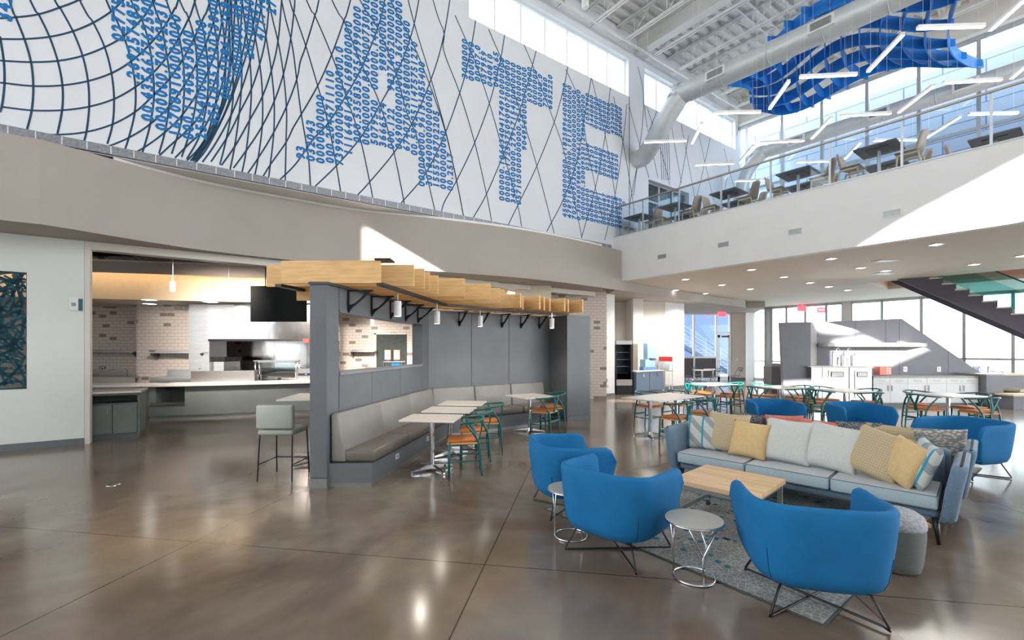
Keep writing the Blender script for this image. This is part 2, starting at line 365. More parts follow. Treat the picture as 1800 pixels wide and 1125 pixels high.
frame_on_mural('window_2', s_c, s_d, WB, WT2, 7)
frame_on_mural('door_1', d0, d1, 5.38, 7.8, 3, .07, alum, darkglass, (7.1,))
struct('wall_upper_hall', MB().prism([st(d0-1, -2.2), st(d1+1, -2.2), st(d1+1, -2.3), st(d0-1, -2.3)], 5.0, 8.2), laminate)
struct('ceiling_upper_hall', MB().prism([st(d0-1, -.3), st(d1+1, -.3), st(d1+1, -2.3), st(d0-1, -2.3)], 8.2, 8.3), white)
# expansion joint
mb = MB(); mb.seg(Vector(onwall(s_b+.02, 0)[:2]), Vector(onwall(s_b+.035, 0)[:2]), .012, 5.4, WB); mb.build('joint_strip', linem, wallm)
# grille strip along the foot of the mural
tr = tag(MB().seg(Vector(onwall(-18, 0, .03)[:2]), Vector(onwall(-.15, 0, .03)[:2]), .06, ZO+.005, ZO+.15).build('floor_grille', mat('grille_metal', (.26, .27, .30), .5, .3, noise=.25, nscale=30)), 'long perforated metal grille strip along the foot of the mural wall', 'grille')
mb = MB()
for k in range(60):
    s_ = -17.8+k*.3
    if s_ > -.3: break
    mb.seg(Vector(onwall(s_, 0, .062)[:2]), Vector(onwall(s_+.012, 0, .062)[:2]), .006, ZO+.015, ZO+.14)
mb.build('joint', lampw, tr)['kind'] = 'stuff'
# ---- mural artwork: ribbons
LN = []
def crop(pts, ox, oy, sc): return [(ox+x/sc, oy+y/sc) for x, y in pts]
for l in [[(0,122),(105,115),(255,95),(395,50),(520,0),(600,-60)],[(0,258),(160,258),(330,243),(480,207),(615,150),(735,75),(800,10),(850,-60)],
 [(0,400),(200,410),(380,402),(540,370),(690,312),(815,240),(940,120),(1000,30),(1040,-50)],[(0,545),(220,568),(410,563),(580,535),(735,483),(865,405),(980,300),(1080,180),(1150,60),(1190,-50)],
 [(15,705),(210,728),(410,727),(590,703),(755,652),(895,572),(1010,480),(1125,340),(1230,150),(1300,-40)],[(170,885),(390,888),(570,870),(742,820),(888,740),(990,650),(1125,510),(1240,330),(1340,120),(1400,-40)],
 [(705,970),(850,908),(988,820),(1125,690),(1270,470),(1390,200),(1440,-40)],[(880,1012),(955,970),(1080,878),(1200,760),(1330,560),(1430,300),(1490,-40)],
 [(0,240),(25,400),(30,550),(15,690),(0,740)],[(50,-40),(105,115),(160,255),(205,410),(220,570),(210,725),(172,880)],
 [(180,-40),(255,95),(325,240),(380,400),(412,565),(410,725),(372,915)],[(340,-40),(395,50),(480,205),(545,370),(580,535),(588,705),(570,870),(548,950)],
 [(505,-40),(615,150),(690,312),(735,483),(752,650),(742,820),(700,975)],[(680,-50),(745,85),(815,240),(865,405),(893,575),(888,745),(850,905),(818,1003)],
 [(840,-50),(930,120),(975,260),(1005,440),(1015,640),(990,820),(950,970),(932,1022)],[(990,-50),(1060,160),(1100,370),(1120,530),(1115,700),(1085,880),(1040,1040)]]:
    LN.append(crop(l, 0, 0, 3.75))
for l in [[(30,-30),(100,150),(135,330),(145,500),(130,700),(60,935)],[(105,-30),(160,80),(205,230),(220,400),(215,580),(180,760),(120,945)],[(195,-30),(250,150),(275,300),(285,480),(270,640),(230,800),(145,950)],
 [(280,-30),(320,150),(340,300),(340,480),(320,640),(270,800),(175,955)],[(342,-30),(370,150),(385,330),(380,500),(350,650),(290,800),(190,955)],[(392,-30),(405,150),(412,300),(400,450),(370,620),(300,800),(200,955)],
 [(704,-30),(770,250),(800,470),(825,660),(865,900),(880,1085)],[(630,-30),(690,240),(722,430),(740,640),(737,830),(732,1055)],[(580,-30),(620,210),(650,400),(668,590),(665,780),(645,960),(635,1040)],
 [(520,-30),(585,380),(600,570),(598,740),(575,920),(555,1022)],[(478,-30),(525,340),(535,530),(525,700),(505,880),(480,1010)],[(445,-30),(475,300),(478,500),(460,700),(435,870),(410,995)],[(418,-30),(430,480),(420,650),(385,830),(345,985)],
 [(0,905),(60,850),(160,760),(230,680),(300,540),(350,380),(385,200),(402,-30)],[(75,935),(170,840),(250,760),(330,600),(380,420),(405,200),(414,-30)],[(145,950),(240,850),(330,690),(390,510),(425,300),(442,-30)],
 [(165,955),(260,840),(350,680),(420,480),(465,250),(485,-30)],[(180,955),(268,850),(370,680),(450,450),(505,200),(530,-30)],[(200,960),(285,850),(400,620),(470,430),(530,230),(570,-30)],[(235,965),(330,830),(440,620),(525,370),(570,150),(604,-30)],
 [(280,972),(400,790),(470,650),(535,520),(585,370),(620,210),(643,-30)],[(345,985),(440,850),(525,700),(600,560),(655,400),(690,240),(714,-30)],[(415,1000),(510,870),(595,740),(668,590),(722,430),(762,240),(785,50),(790,-30)],
 [(510,1015),(575,920),(660,780),(740,620),(800,460),(820,360),(848,280),(905,90),(936,-40)]]:
    LN.append(crop(l, 280, 0, 3.309))
for l in [[(-165,877),(-127,816),(-50,706),(-12,629),(0,610),(105,430),(175,275),(235,110),(278,-30)],[(-80,890),(0,810),(85,690),(155,615),(250,470),(325,335),(400,150),(446,-30)],[(92,925),(205,815),(320,680),(415,520),(495,370),(565,190),(614,-30)],
 [(305,965),(365,900),(485,755),(580,600),(660,415),(720,225),(766,-30)],[(520,1005),(640,860),(740,655),(810,460),(844,340),(880,160),(900,0),(905,-30)],
 [(-40,-30),(0,85),(50,230),(108,425),(160,610),(200,820),(222,950)],[(40,-30),(95,80),(178,275),(250,480),(318,685),(365,900),(380,978)],[(165,-30),(240,110),(325,320),(410,500),(485,755),(537,1010)],
 [(300,-30),(400,130),(490,350),(550,560),(600,680),(645,860),(687,1040)],[(455,-30),(565,185),(660,415),(740,655),(800,920),(828,1065)]]:
    LN.append(crop(l, 520, 0, 2.813))
for l in [[(-110,-190),(-20,20),(5,110)],[(-60,-190),(0,-10),(0,90),(85,315),(165,580),(228,855),(255,998)],[(-190,-180),(-80,200),(5,500),(60,740),(105,970)],[(-20,1000),(0,905),(70,780),(165,580),(245,365),(300,150),(325,5)],
 [(158,980),(228,855),(320,640),(400,430),(465,200),(493,90)],[(345,1018),(395,915),(497,705),(590,470),(640,290),(663,172)],[(550,1055),(640,880),(710,680),(755,420),(788,235)],[(735,1090),(810,820),(862,540),(890,285)],
 [(860,1100),(915,860),(957,575),(985,290),(985,150)],[(60,-100),(160,130),(242,365),(320,640),(395,915),(415,1028)],[(190,-140),(250,0),(330,190),(420,450),(497,705),(590,1065)],[(428,55),(480,180),(590,470),(640,620),(690,850),(738,1090)],
 [(637,158),(720,350),(770,620),(810,820),(850,1000)],[(790,235),(862,540),(915,860),(945,1080)],[(897,285),(957,575),(1010,890),(1020,1000)]][1:]:
    LN.append(crop(l, 780, 60, 3.04))
for l in [[(262,270),(262,430),(320,660),(360,800),(380,900)],[(340,470),(350,560),(400,800)],[(395,500),(320,700),(280,880),(270,960)],[(455,530),(480,680),(520,900)],[(545,570),(505,800),(480,900)],[(505,560),(560,860),(575,950)],
 [(585,610),(640,860),(650,900)],[(635,620),(595,800),(570,900)],[(690,640),(730,800),(760,900)],[(765,560),(700,850),(690,900)],[(310,300),(335,420),(330,560),(315,680),(290,880)],[(350,480),(420,700),(470,900)]]:
    LN.append(crop(l, 1000, 0, 2.5575))
for k in range(5): LN.append(crop([(413+k*7, 500+k*14), (412+k*9, 650), (418+k*9, 810)], 1000, 0, 2.5575))
zlow = ZO+.15
def ribbon(mb, pts, w, off):
    P = [Vector(p) for p in pts]
    for i in range(len(P)-1):
        d = (P[i+1]-P[i])
        if d.length < 1e-6: continue
        nrm = Vector((-d.y, d.x)).normalized()*w/2
        q = [P[i]+nrm, P[i+1]+nrm, P[i+1]-nrm, P[i]-nrm]
        mb.add([onwall(a.x, a.y, off) for a in q], [(0, 1, 2, 3)])
def extend(l):
    for a, b_, front in ((l[0], l[1], True), (l[-1], l[-2], False)):
        if a[1] < 5 and b_[1] > a[1]+4:
            k = min(9, (a[1]+300)/(b_[1]-a[1])); e = (a[0]+(a[0]-b_[0])*k*.8, a[1]-(b_[1]-a[1])*k)
            l = [e]+l if front else l+[e]
    return l
LN = [extend(l) for l in LN]
mb = MB()
for l in LN:
    sp_ = [mural(p.x, p.y) for p in spline([(x, y, 0) for x, y in l], 6)]
    run = []
    for s_, z in sp_+[(0, -99)]:
        bad = z < zlow-.02 or z > 12.6 or (z > WB and (s_a < s_ < s_b or s_c < s_ < s_d)) or (d0 < s_ < d1 and z < 7.8)
        if bad:
            if len(run) > 1: ribbon(mb, run, .028, .004)
            run = []
        else: run.append((s_, z))
mb.build('line_pattern', linem, wallm, fix=False, label='navy curved grid lines flowing into diamonds')
# lettering made of digits
GL = {}
def glyph(ch):
    if ch in GL: return GL[ch]
    cu = D.curves.new('g', 'FONT'); cu.body = ch; cu.size = .232; cu.resolution_u = 2; cu.offset = .0115; o = D.objects.new('g', cu); C.objects.link(o)
    bpy.context.view_layer.update(); dg = bpy.context.evaluated_depsgraph_get(); me = o.evaluated_get(dg).to_mesh()
    vs = [(v.co.x*.98, v.co.y) for v in me.vertices]; fs = [tuple(p.vertices) for p in me.polygons]; o.evaluated_get(dg).to_mesh_clear()
    D.objects.remove(o); GL[ch] = (vs, fs); return GL[ch]
def inside(poly, x, y):
    c = False; j = len(poly)-1
    for i in range(len(poly)):
        xi, yi = poly[i]; xj, yj = poly[j]
        if (yi > y) != (yj > y) and x < (xj-xi)*(y-yi)/(yj-yi)+xi: c = not c
        j = i
    return c
def letter(name, polys, holes=(), cols=(), label=''):
    P = [[mural(*p) for p in q] for q in polys]; Hh = [[mural(*p) for p in q] for q in holes]
    ss = [p[0] for q in P for p in q]; s_ = min(ss)+.08; mb = MB(); rnd = random.Random(len(name)+len(polys)*3+int(ss[0]*10))
    ci = -1
    while s_ < max(ss):
        ci += 1; z = 5.1; runz = rnd.random()
        digs = ''
        while len(digs) < 60:
            digs += '0'*rnd.randint(3, 9) if rnd.random() < .55 else ''.join(rnd.choice('123456789') for _ in range(rnd.randint(3, 8)))+rnd.choice(['', '.', ''])
        k = 0
        if ci < len(cols): digs = (cols[ci]+'0'*60)[:60]
        while z < 12.3:
            if any(inside(q, s_, z) for q in P) and not any(inside(q, s_, z) for q in Hh):
                ch = digs[k % 60]; vs, fs = glyph(ch)
                # text turned a quarter: reads upward
                base = s_+.08
                mb.add([onwall(base-y, z-.075+x, .007) for x, y in vs], fs)
                z += .150 if ch != '.' else .085
                k += 1
            else: z += .055
        s_ += .196
    o = mb.build('lettering', digitm, wallm, fix=False, label=label); return o
letter('v', [[(170,-60),(185,0),(222,110),(262,214),(300,236),(365,240),(400,160),(455,70),(485,0),(510,-60)]], [[(285,-60),(300,0),(322,58),(346,50),(362,0),(380,-60)]], cols=['57', '0277506', '.2692574850812', '00.43566776258', '0000000.704925312', '167089100000', '000.1140593', '2594400000000000.0', '455182579303300000', '000.298611268700', '0000000.4831', '201000000', '477746', '276'], label='tall blue letter with slanting sides, built of rows of digits, far left')
letter('a', [[(521,276),(547,203),(582,113),(617,27),(640,-20),(690,-20),(719,47),(735,86),(750,145),(774,211),(790,266),(803,336),(740,322),(727,265),(619,244),(606,288)]], [[(650,172),(672,121),(692,168),(697,186),(648,176)]], cols=['93', '032043', '0000000', '000.204671111', '7399000000000000.', '1116481435169800000', '000.53583592549990', '000000000.867000073', '5079500000000.1402', '36665749890000000', '000.122983740520', '06900000000000.367', '674070550580000000', '00.5942511475751270', '000000000.961518554', '30184000000000', '15557697022057', '000000000', '00.2517', '8256', '7'], label='huge blue letter A built of rows of digits')
letter('t', [[(812,68),(969,135),(967,190),(924,174),(918,360),(874,348),(876,152),(812,133)]], cols=['300000', '000000', '00407.', '057959', '040810', '0000.6590346215876300', '000000.1066340417491', '000000.1725375090907', '3400000000.279171545', '057105000000000.4517', '904956', '503900', '000000', '00000.', '720880', '685222'], label='huge blue letter T built of rows of digits')
letter('e', [[(989,147),(1096,192),(1096,241),(1030,217),(1030,246),(1088,270),(1088,316),(1028,297),(1028,330),(1097,349),(1095,399),(991,378)]], cols=['450000000000.118258964', '47871800000000.1913', '702400953000000000000', '0.30960598847965100000', '0000000.50009530124805', '000000002350810559', '000860315120134408', '200000144010000', '212207100008060000', '0000087000543358', '302784555650000', '00000000000404224', '295000898923', '8989200700'], label='huge blue letter E built of rows of digits')
letter('z', [[(-40,-40),(30,-40),(28,26),(-40,40)]], label='blue digits at the upper left edge')
# ---- mezzanine
ZE = 5.42
def hb(mb, s0, s1, t0, t1, z0, z1): return mb.prism([st(s0, t0), st(s1, t0), st(s1, t1), st(s0, t1)], z0, z1)
fas = struct('wall_mezzanine_edge', hb(MB(), 0, .22, 0, 16, 3.93, ZE), white)
hb(MB(), -.015, .24, 0, 16, ZE, ZE+.02).build('edge_cap', alum, fas)
struct('floor_mezzanine', hb(MB(), .22, 8.3, 0, 16, 5.0, 5.38), beige)
mb = MB(); hb(mb, .22, 7.0, -.25, 16, 3.93, 4.05); hb(mb, 7.0, 9.6, -.25, 4.85, 3.93, 4.05); hb(mb, 9.6, 13.9, -2.2, 16, 3.93, 4.05); hb(mb, 7., 9.6, 12, 16, 3.93, 4.05)
struct('ceiling_lower', mb, ceilp)
salmon = mat('warm_reveal_paint', (.74, .46, .37), .7, noise=.03)
mb = MB(); hb(mb, 6.95, 7.0, 4.85, 12, 4.05, 6.4); hb(mb, 9.6, 9.65, 4.85, 12, 4.05, 6.4); hb(mb, 6.95, 9.65, 4.8, 4.85, 4.05, 6.4); hb(mb, 6.95, 9.65, 12, 12.05, 4.05, 6.4); hb(mb, 6.95, 9.65, 4.8, 12.05, 6.4, 6.5)
struct('wall_stairwell', mb, salmon)
# upper window wall
SU = 8.25
fr = MB(); nm = 13; t_m = [.35+1.42*k for k in range(12)]
for t in t_m: hb(fr, SU-.08, SU+.06, t-.05, t+.05, 5.4, 11.45)
for z in (5.45, 6.1, 8.6, 11.4): hb(fr, SU-.07, SU+.05, 0, 16, z-.045, z+.045)
o = struct('window_3', fr, alum); hb(MB(), SU-.005, SU+.005, 0, 16, 5.45, 11.4).build('pane', glassb, o)
struct('wall_upper_right', hb(MB(), SU-.1, SU+.15, -.3, 16, 11.45, ZC), beige)
hb(MB(), SU-.16, SU-.1, 0, 16, 11.45, 11.55).build('sill_strip', lampw, o)
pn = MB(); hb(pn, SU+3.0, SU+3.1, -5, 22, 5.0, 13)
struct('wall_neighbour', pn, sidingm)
# ---- roof deck (corrugated)
mb = MB(); rows = []; t = -.3; per = .36; zz = 12.62
prof = []
while t < 26:
    prof += [(t, zz), (t+.13, zz), (t+.17, zz+.09), (t+.32, zz+.09)]; t += per
hall0, hall1 = -26, 8.4
for s_ in (hall0, hall1): rows.append([(*st(s_, t_), z) for t_, z in prof])
mb.grid(rows); roof = struct('ceiling', mb, deckm, fix=False)
struct('roof_slab', MB().prism([st(hall0, -.3), st(hall1+.3, -.3), st(hall1+.3, 26), st(hall0, 26)], 12.76, 13.1), white)
def joist(s_, lab):
    r = thing('ceiling_joist', lab, 'roof joist', (*st(s_, 0), 11.95), math.atan2(B.y, B.x), 'open web roof joists')
    L = 17
    mb = MB(); mb.box(.1, L, -.075, -.02, -.025, .025); mb.box(.1, L, .02, .075, -.025, .025); mb.build('bottom_chord', steelw, r)
    mb = MB(); mb.box(-.1, L, -.06, -.015, .58, .64); mb.box(-.1, L, .015, .06, .58, .64); mb.build('top_chord', steelw, r)
    mb = MB(); x = .1; up = False
    while x < L-.6:
        mb.tube([(x, 0, .6 if not up else 0), (x+.6, 0, 0 if not up else .6)], .016, 5); x += .6; up = not up
        if up: mb.tube([(x, 0, 0), (x, 0, .6)], .013, 5)
    mb.build('web', steelw, r)
    return r
j0 = None; names = ['first', 'second', 'third', 'fourth', 'fifth', 'sixth', 'seventh', 'eighth', 'ninth', 'tenth', 'eleventh', 'twelfth']
ss = [-6.9+1.42*k for k in range(11)]
for k, s_ in enumerate(ss):
    if abs(s_-1.1) < .5: s_ = 1.65
    lab = f'white open-web steel roof joist, {names[k]} counting from the upper left'
    if not j0: j0 = joist(s_, lab)
    else: dup(j0, (*st(s_, 0), 11.95), math.atan2(B.y, B.x), lab, 'open web roof joists')
gb = thing('steel_girder', 'deep white steel girder meeting the mural wall between the window banks', 'beam', (*st(s_b+.45, 0), 12.2), math.atan2(B.y, B.x))
MB().box(0, 16, -.15, .15, -.22, -.19).build('flange', steelw, gb); MB().box(0, 16, -.012, .012, -.19, .38).build('web', steelw, gb); MB().box(0, 16, -.15, .15, .38, .41).build('flange', steelw, gb)
for tt, lb in ((3.2, 'nearer the mural'), (8.4, 'farther from the mural')):
    mb = MB()
    for k in range(26):
        pass
    p, q_ = st(-8, tt), st(7.5, tt); mb.tube([(*p, 12.5), (*q_, 12.5)], .02, 5); mb.tube([(*p, 12.0), (*q_, 12.0)], .02, 5)
    tag(mb.build('bridging_bar', steelw), f'thin white bridging rods crossing the roof joists, {lb}', 'bridging')
tag(MB().seg(st(-9, .35), st(8, .35), .06, 11.9, 11.96).build('girder_angle', steelw), 'long thin white steel angle under the joist ends along the mural wall', 'beam')
# ---- unseen wall added behind the camera, its holes cut to shape the sun patches
SD = Vector((-.30*math.cos(math.radians(15)), -.954*math.cos(math.radians(15)), math.sin(math.radians(15)))).normalized()
YB = -7.0
def back(p):
    p = Vector(p); k = (YB-p.y)/SD.y; r = p+SD*k; return (r.x, r.z)
def mez(px, py):
    k = (px-CX)/F; # intersect ray with mezz face line O + B t
    t = (k*O.y-O.x)/(B.x-k*B.y); p = O+B*t; return (p.x, p.y, H-(py-HY)/F*p.y)
holes = [
 [back(W(x, y, Y)) for x, y, Y in ((634, 395, 10.6), (652, 405, 10.7), (790, 486, 11.3), (634, 486, 10.6))],
 [back(mez(*p)) for p in ((1500, 440), (1560, 402), (1660, 345), (1790, 272), (1990, 150), (1990, 395), (1790, 403), (1690, 428), (1600, 450))],
 [back((x, 14.1, z)) for x, z in ((9.9, 1.1), (11.6, 1.1), (13.1, 1.75), (12.9, 2.15), (12.2, 2.5), (11.4, 2.45), (9.9, 1.95))],
 [back((3.2, 15.2, 0)), back((10.4, 16.3, 0)), back((10.4, 15.1, 0)), back((3.2, 14.2, 0))],
]
cu = D.curves.new('wall_back_sun_mask', 'CURVE'); cu.dimensions = '2D'; cu.fill_mode = 'BOTH'; cu.extrude = .1
for poly in [[(-32, 0), (16, 0), (16, 12.8), (-32, 12.8)]]+holes:
    sp_ = cu.splines.new('POLY'); sp_.points.add(len(poly)-1); sp_.use_cyclic_u = True
    for i, (x, z) in enumerate(poly): sp_.points[i].co = (x, z, 0, 1)
tmp = D.objects.new('tmp', cu); C.objects.link(tmp); bpy.context.view_layer.update()
me = D.meshes.new_from_object(tmp.evaluated_get(bpy.context.evaluated_depsgraph_get())); D.objects.remove(tmp); me.materials.clear(); me.materials.append(white)
ob = D.objects.new('wall_back_sun_mask', me); C.objects.link(ob); ob.rotation_euler = (PI/2, 0, 0); ob.location = (0, YB, 0); ob['kind'] = 'structure'
# ---- left white wall and kitchen opening
sx0, sz0, sz1 = -8.9, .93, 3.05
def wpt(px):                       # point on the opening wall line seen at column px
    k = (px-CX)/F; Y = (8.1+.70*7.61)/(1-.70*k); return (k*Y, Y)
pa, pb, pj = wpt(-420), wpt(-65), wpt(148)
ps = wpt(47)
mb = MB()
def wseg(p, q_, z0, z1, w=.2):
    d = (Vector(q_)-Vector(p)).normalized(); n_ = Vector((-d.y, d.x))*w/2
    mb.seg(Vector(p)+n_, Vector(q_)+n_, w, z0, z1)
zt_s = H+(HY-479)/F*ps[1]; zb_s = H+(HY-684)/F*ps[1]
wseg(pa, pb, 0, ZS); wseg(ps, pj, 0, ZS); wseg(pb, ps, 0, zb_s); wseg(pb, ps, zt_s, ZS)
struct('wall_left', mb, leftw)
d_ = (Vector(pj)-Vector(pa)).normalized(); n_ = Vector((d_.y, -d_.x))
struct('baseboard_left', MB().seg(Vector(pa)+n_*.008, Vector(pj)+n_*.008, .016, 0, .115), basem)
jr = wpt(1054)
mb = MB(); wseg(wpt(148.5), wpt(158), 0, ZS, .24); wseg(wpt(158), jr, ZS-.14, ZS, .24)
struct('trim_opening', mb, beige)
# decorative screen in left wall
ds = thing('decorative_screen', 'dark blue cut metal screen with random web pattern in the left wall', 'screen', (pb[0], pb[1], 0), math.atan2(ps[1]-pb[1], ps[0]-pb[0]))
Ls = (Vector(ps)-Vector(pb)).length; rnd = random.Random(3); mb = MB()
fr = MB(); fr.box(.0, Ls, .06, .08, zb_s, zb_s+.03); fr.box(0, Ls, .06, .08, zt_s-.03, zt_s); fr.box(Ls-.02, Ls, .06, .08, zb_s, zt_s); fr.box(0, .02, .06, .08, zb_s, zt_s)
fr.build('frame', screenm, ds)
for k in range(170):
    x = rnd.uniform(-.2, Ls+.2); z = rnd.uniform(zb_s, zt_s); a = rnd.uniform(0, PI); l = rnd.uniform(.35, 1.1); bend = rnd.uniform(-.12, .12); pts = []
    for i in range(7):
        u = (i/6-.5)*l; v_ = bend*(1-(2*i/6-1)**2); X_ = x+u*math.cos(a)-v_*math.sin(a); Z_ = z+u*math.sin(a)+v_*math.cos(a)
        pts.append((X_, Z_))
    pts = [p for p in pts if 0 < p[0] < Ls and zb_s < p[1] < zt_s]
    for i in range(len(pts)-1):
        p, q_ = Vector(pts[i]), Vector(pts[i+1]); d = (q_-p).normalized(); nn = Vector((-d.y, d.x))*.017
        P4 = [p+nn, q_+nn, q_-nn, p-nn]
        mb.add([(v.x, .064, v.y) for v in P4]+[(v.x, .074, v.y) for v in P4], [(0, 1, 2, 3), (7, 6, 5, 4), (0, 1, 5, 4), (1, 2, 6, 5), (2, 3, 7, 6), (3, 0, 4, 7)])
mb.build('web_panel', screenm, ds)
# restroom-style plaque
sg = wpt(134); t_ = thing('wall_sign', 'small white and teal room sign beside the kitchen opening', 'sign', (sg[0]+n_.x*.012, sg[1]+n_.y*.012, H+(HY-535)/F*sg[1]), math.atan2(d_.y, d_.x))
MB().box(-.09, .03, -.008, .004, -.11, .12).build('plate', paper, t_); MB().box(.03, .085, -.01, .004, -.11, .10).build('stripe', mat('sign_teal', (.02, .12, .12), .4, noise=.05), t_)
mb = MB()
for z in (0, .02, .04): mb.box(-.06, 0, -.0095, -.008, z-.03, z-.018)
mb.build('pictogram', blackp, t_)
# floor box
p = fl(199, 852); tag(MB().lathe([(.001, .0), (.075, 0), (.075, .004), (.06, .006), (.001, .006)], 24).build('floor_outlet', chrome, smooth=False, loc=(*p, 0)), 'round metal floor outlet cover in the concrete', 'outlet cover')
# ================================================================ KITCHEN
def X(px, Y): return (px-CX)/F*Y
def Z(py, Y): return H-(py-HY)/F*Y
YT = 13.3
# outer kitchen shell
struct('wall_kitchen_back', MB().box(-16, 3.2, 15.4, 15.6, 0, 4.9), tile)
struct('wall_kitchen_left', MB().box(-16.2, -16, 3.5, 15.6, 0, 4.9), beige)
struct('wall_kitchen_right', MB().seg((3.05, wl(2.9)+.1), (3.35, 19), .2, 0, 4.9), tile)
x_l, x_p, x_r = X(238, 13.9), X(256, YT), X(336, YT)
struct('wall_tile_left', MB().box(-16, X(240, 13.9)+.02, 13.9, 14.0, 0, 4.2), tile)
struct('wall_tile_centre', MB().box(X(240, YT), x_r+.2, YT, YT+.8, 0, 4.2), tile)
struct('baseboard_kitchen', MB().box(X(240, YT)-.01, x_r, YT-.015, YT, 0, .12), basem)
# lowered ceiling, curved cream wall, cove and grey fascia
fc = spline([(-14, 10.3), (-10.5, 11.3), (-6.5, 12.2), (-2, 13.0), (1.2, 13.5)], 5)
def band(pts, off, w, z0, z1):
    mb = MB(); P = [Vector((p[0], p[1]+off)) for p in pts]
    for i in range(len(P)-1): mb.prism([P[i], P[i+1], P[i+1]+Vector((0, w)), P[i]+Vector((0, w))], z0, z1)
    return mb
struct('trim_cove_fascia', band(fc, -.1, .06, 3.60, 3.88), taupe)
o = band(fc, -.1, .55, 3.88, 3.92); struct('trim_cove_shelf', o, beige)
cream = mat('cream_paint', (.74, .66, .50), .7, noise=.03)
struct('wall_cream_curve', band(fc, .42, .1, 2.98, 3.9), cream)
cl = thing('cove_light', 'long warm strip light hidden in the cove above the cream curved kitchen wall', 'strip light')
band(fc, .0, .06, 3.72, 3.76).build('strip', cove, cl)
struct('ceiling_kitchen', MB().prism([(p.x, p.y+.45) for p in fc]+[(1.2, 15.4), (-14, 15.4)], 2.98, 3.05), white)
# counter
ct = spline([(-8.55, 10.72), (-7.2, 11.14), (-6.1, 11.58), (-4.4, 12.1), (-2.2, 12.5)], 4)
def offs(pts, d):
    out = []
    for i, p in enumerate(pts):
        a = pts[max(0, i-1)]; b_ = pts[min(len(pts)-1, i+1)]; t = Vector((b_.x-a.x, b_.y-a.y)).normalized(); out.append(Vector((p.x+t.y*d, p.y-t.x*d)))
    return out
kc = thing('serving_counter', 'long curved sage grey serving counter with pale stone top in the open kitchen', 'counter', (0, 0, 0))
c2 = [Vector((p.x, p.y)) for p in ct]
body = c2[2:]
MB().prism(body+[(p.x, p.y+.75) for p in body[::-1]], .1, .80).build('body', greenlam, kc)
i0 = c2[0]; i1 = c2[2]
MB().prism([i0, i1, (i1.x, i1.y+.75), (i0.x, i0.y+.75)], .1, .36).build('niche_base', greenlam, kc)
MB().prism([i0, i0+Vector((.12, .05)), (i0.x+.12, i0.y+.75), (i0.x, i0.y+.75)], .36, .80).build('end_panel', greenlam, kc)
MB().prism([(i0.x+.1, i0.y+.5), (i1.x, i1.y+.4), (i1.x, i1.y+.5), (i0.x+.1, i0.y+.6)], .36, .8).build('niche_back', greenlam, kc)
nd = offs(c2, .03); MB().prism([nd[0], nd[2], (i1.x, i1.y+.3), (i0.x, i0.y+.3)], .36, .42).build('niche_ledge', steel, kc)
kk = offs(c2, -.04); MB().prism(kk+[(p.x, p.y+.6) for p in c2[::-1]], 0, .1).build('kick', graym, kc)
tp = offs(c2, .1); tp[0] = Vector((tp[0].x-.1, tp[0].y)); MB().prism(tp+[(p.x, p.y+.78) for p in c2[::-1]], .80, .85).build('countertop', stone, kc, bevel=.008)
# steel shield, sneeze guard, pans
Yk = 11.75
t_ = thing('steel_splash_guard', 'low bent steel splash guard on the curved counter', 'splash guard', (X(393, Yk), Yk, .85), math.atan(.33))
MB().box(-.72, .72, -.01, .01, 0, .28).build('panel', steel, t_); MB().box(.70, .72, -.01, .3, 0, .28).build('end_panel', steel, t_)
t_ = thing('sneeze_guard', 'glass sneeze guard on steel posts over the serving line', 'sneeze guard', (X(488, 12.3), 12.3, .85), .2)
for sx in (-.5, .5):
    for sy in (-.08, .08): MB().tube([(sx+sy*.3, sy, 0), (sx+sy*.3, sy, .52)], .02, 8).build('post', chrome, t_, smooth=True)
MB().box(-.55, .55, -.16, .16, .52, .54).build('shelf', steel, t_); MB().box(-.5, .5, -.16, -.15, .2, .5).build('guard_panel', glass, t_); MB().box(-.52, .52, -.02, .02, .48, .51).build('rail', chrome, t_)
for k, (sx, lab) in enumerate(((-.25, 'left'), (.25, 'right'))):
    mb = MB(); x0 = X(488, 12.35)+sx
    mb.box(x0-.2, x0+.2, 12.45, 12.7, .85, .88); mb.box(x0-.22, x0+.22, 12.43, 12.45, .85, .90); mb.box(x0-.22, x0+.22, 12.7, 12.72, .85, .90); mb.box(x0-.22, x0-.2, 12.43, 12.72, .85, .90); mb.box(x0+.2, x0+.22, 12.43, 12.72, .85, .90)
    tag(mb.build('food_pan', steel), f'steel food pan under the sneeze guard, the {lab} one', 'food pan')
t_ = thing('warming_unit', 'boxy steel warming unit on the counter beside the sneeze guard', 'appliance', (X(538, 12.4), 12.4, .85), .2)
MB().box(-.25, .3, 0, .4, 0, .30).build('body', steel, t_); MB().box(-.2, .28, -.02, 0, .12, .18).build('control_panel', blackp, t_); MB().box(-.02, .02, -.03, -.01, .14, .16).build('indicator_light', mat('blue_led', (.05, .1, 1), .4, emit=3), t_)
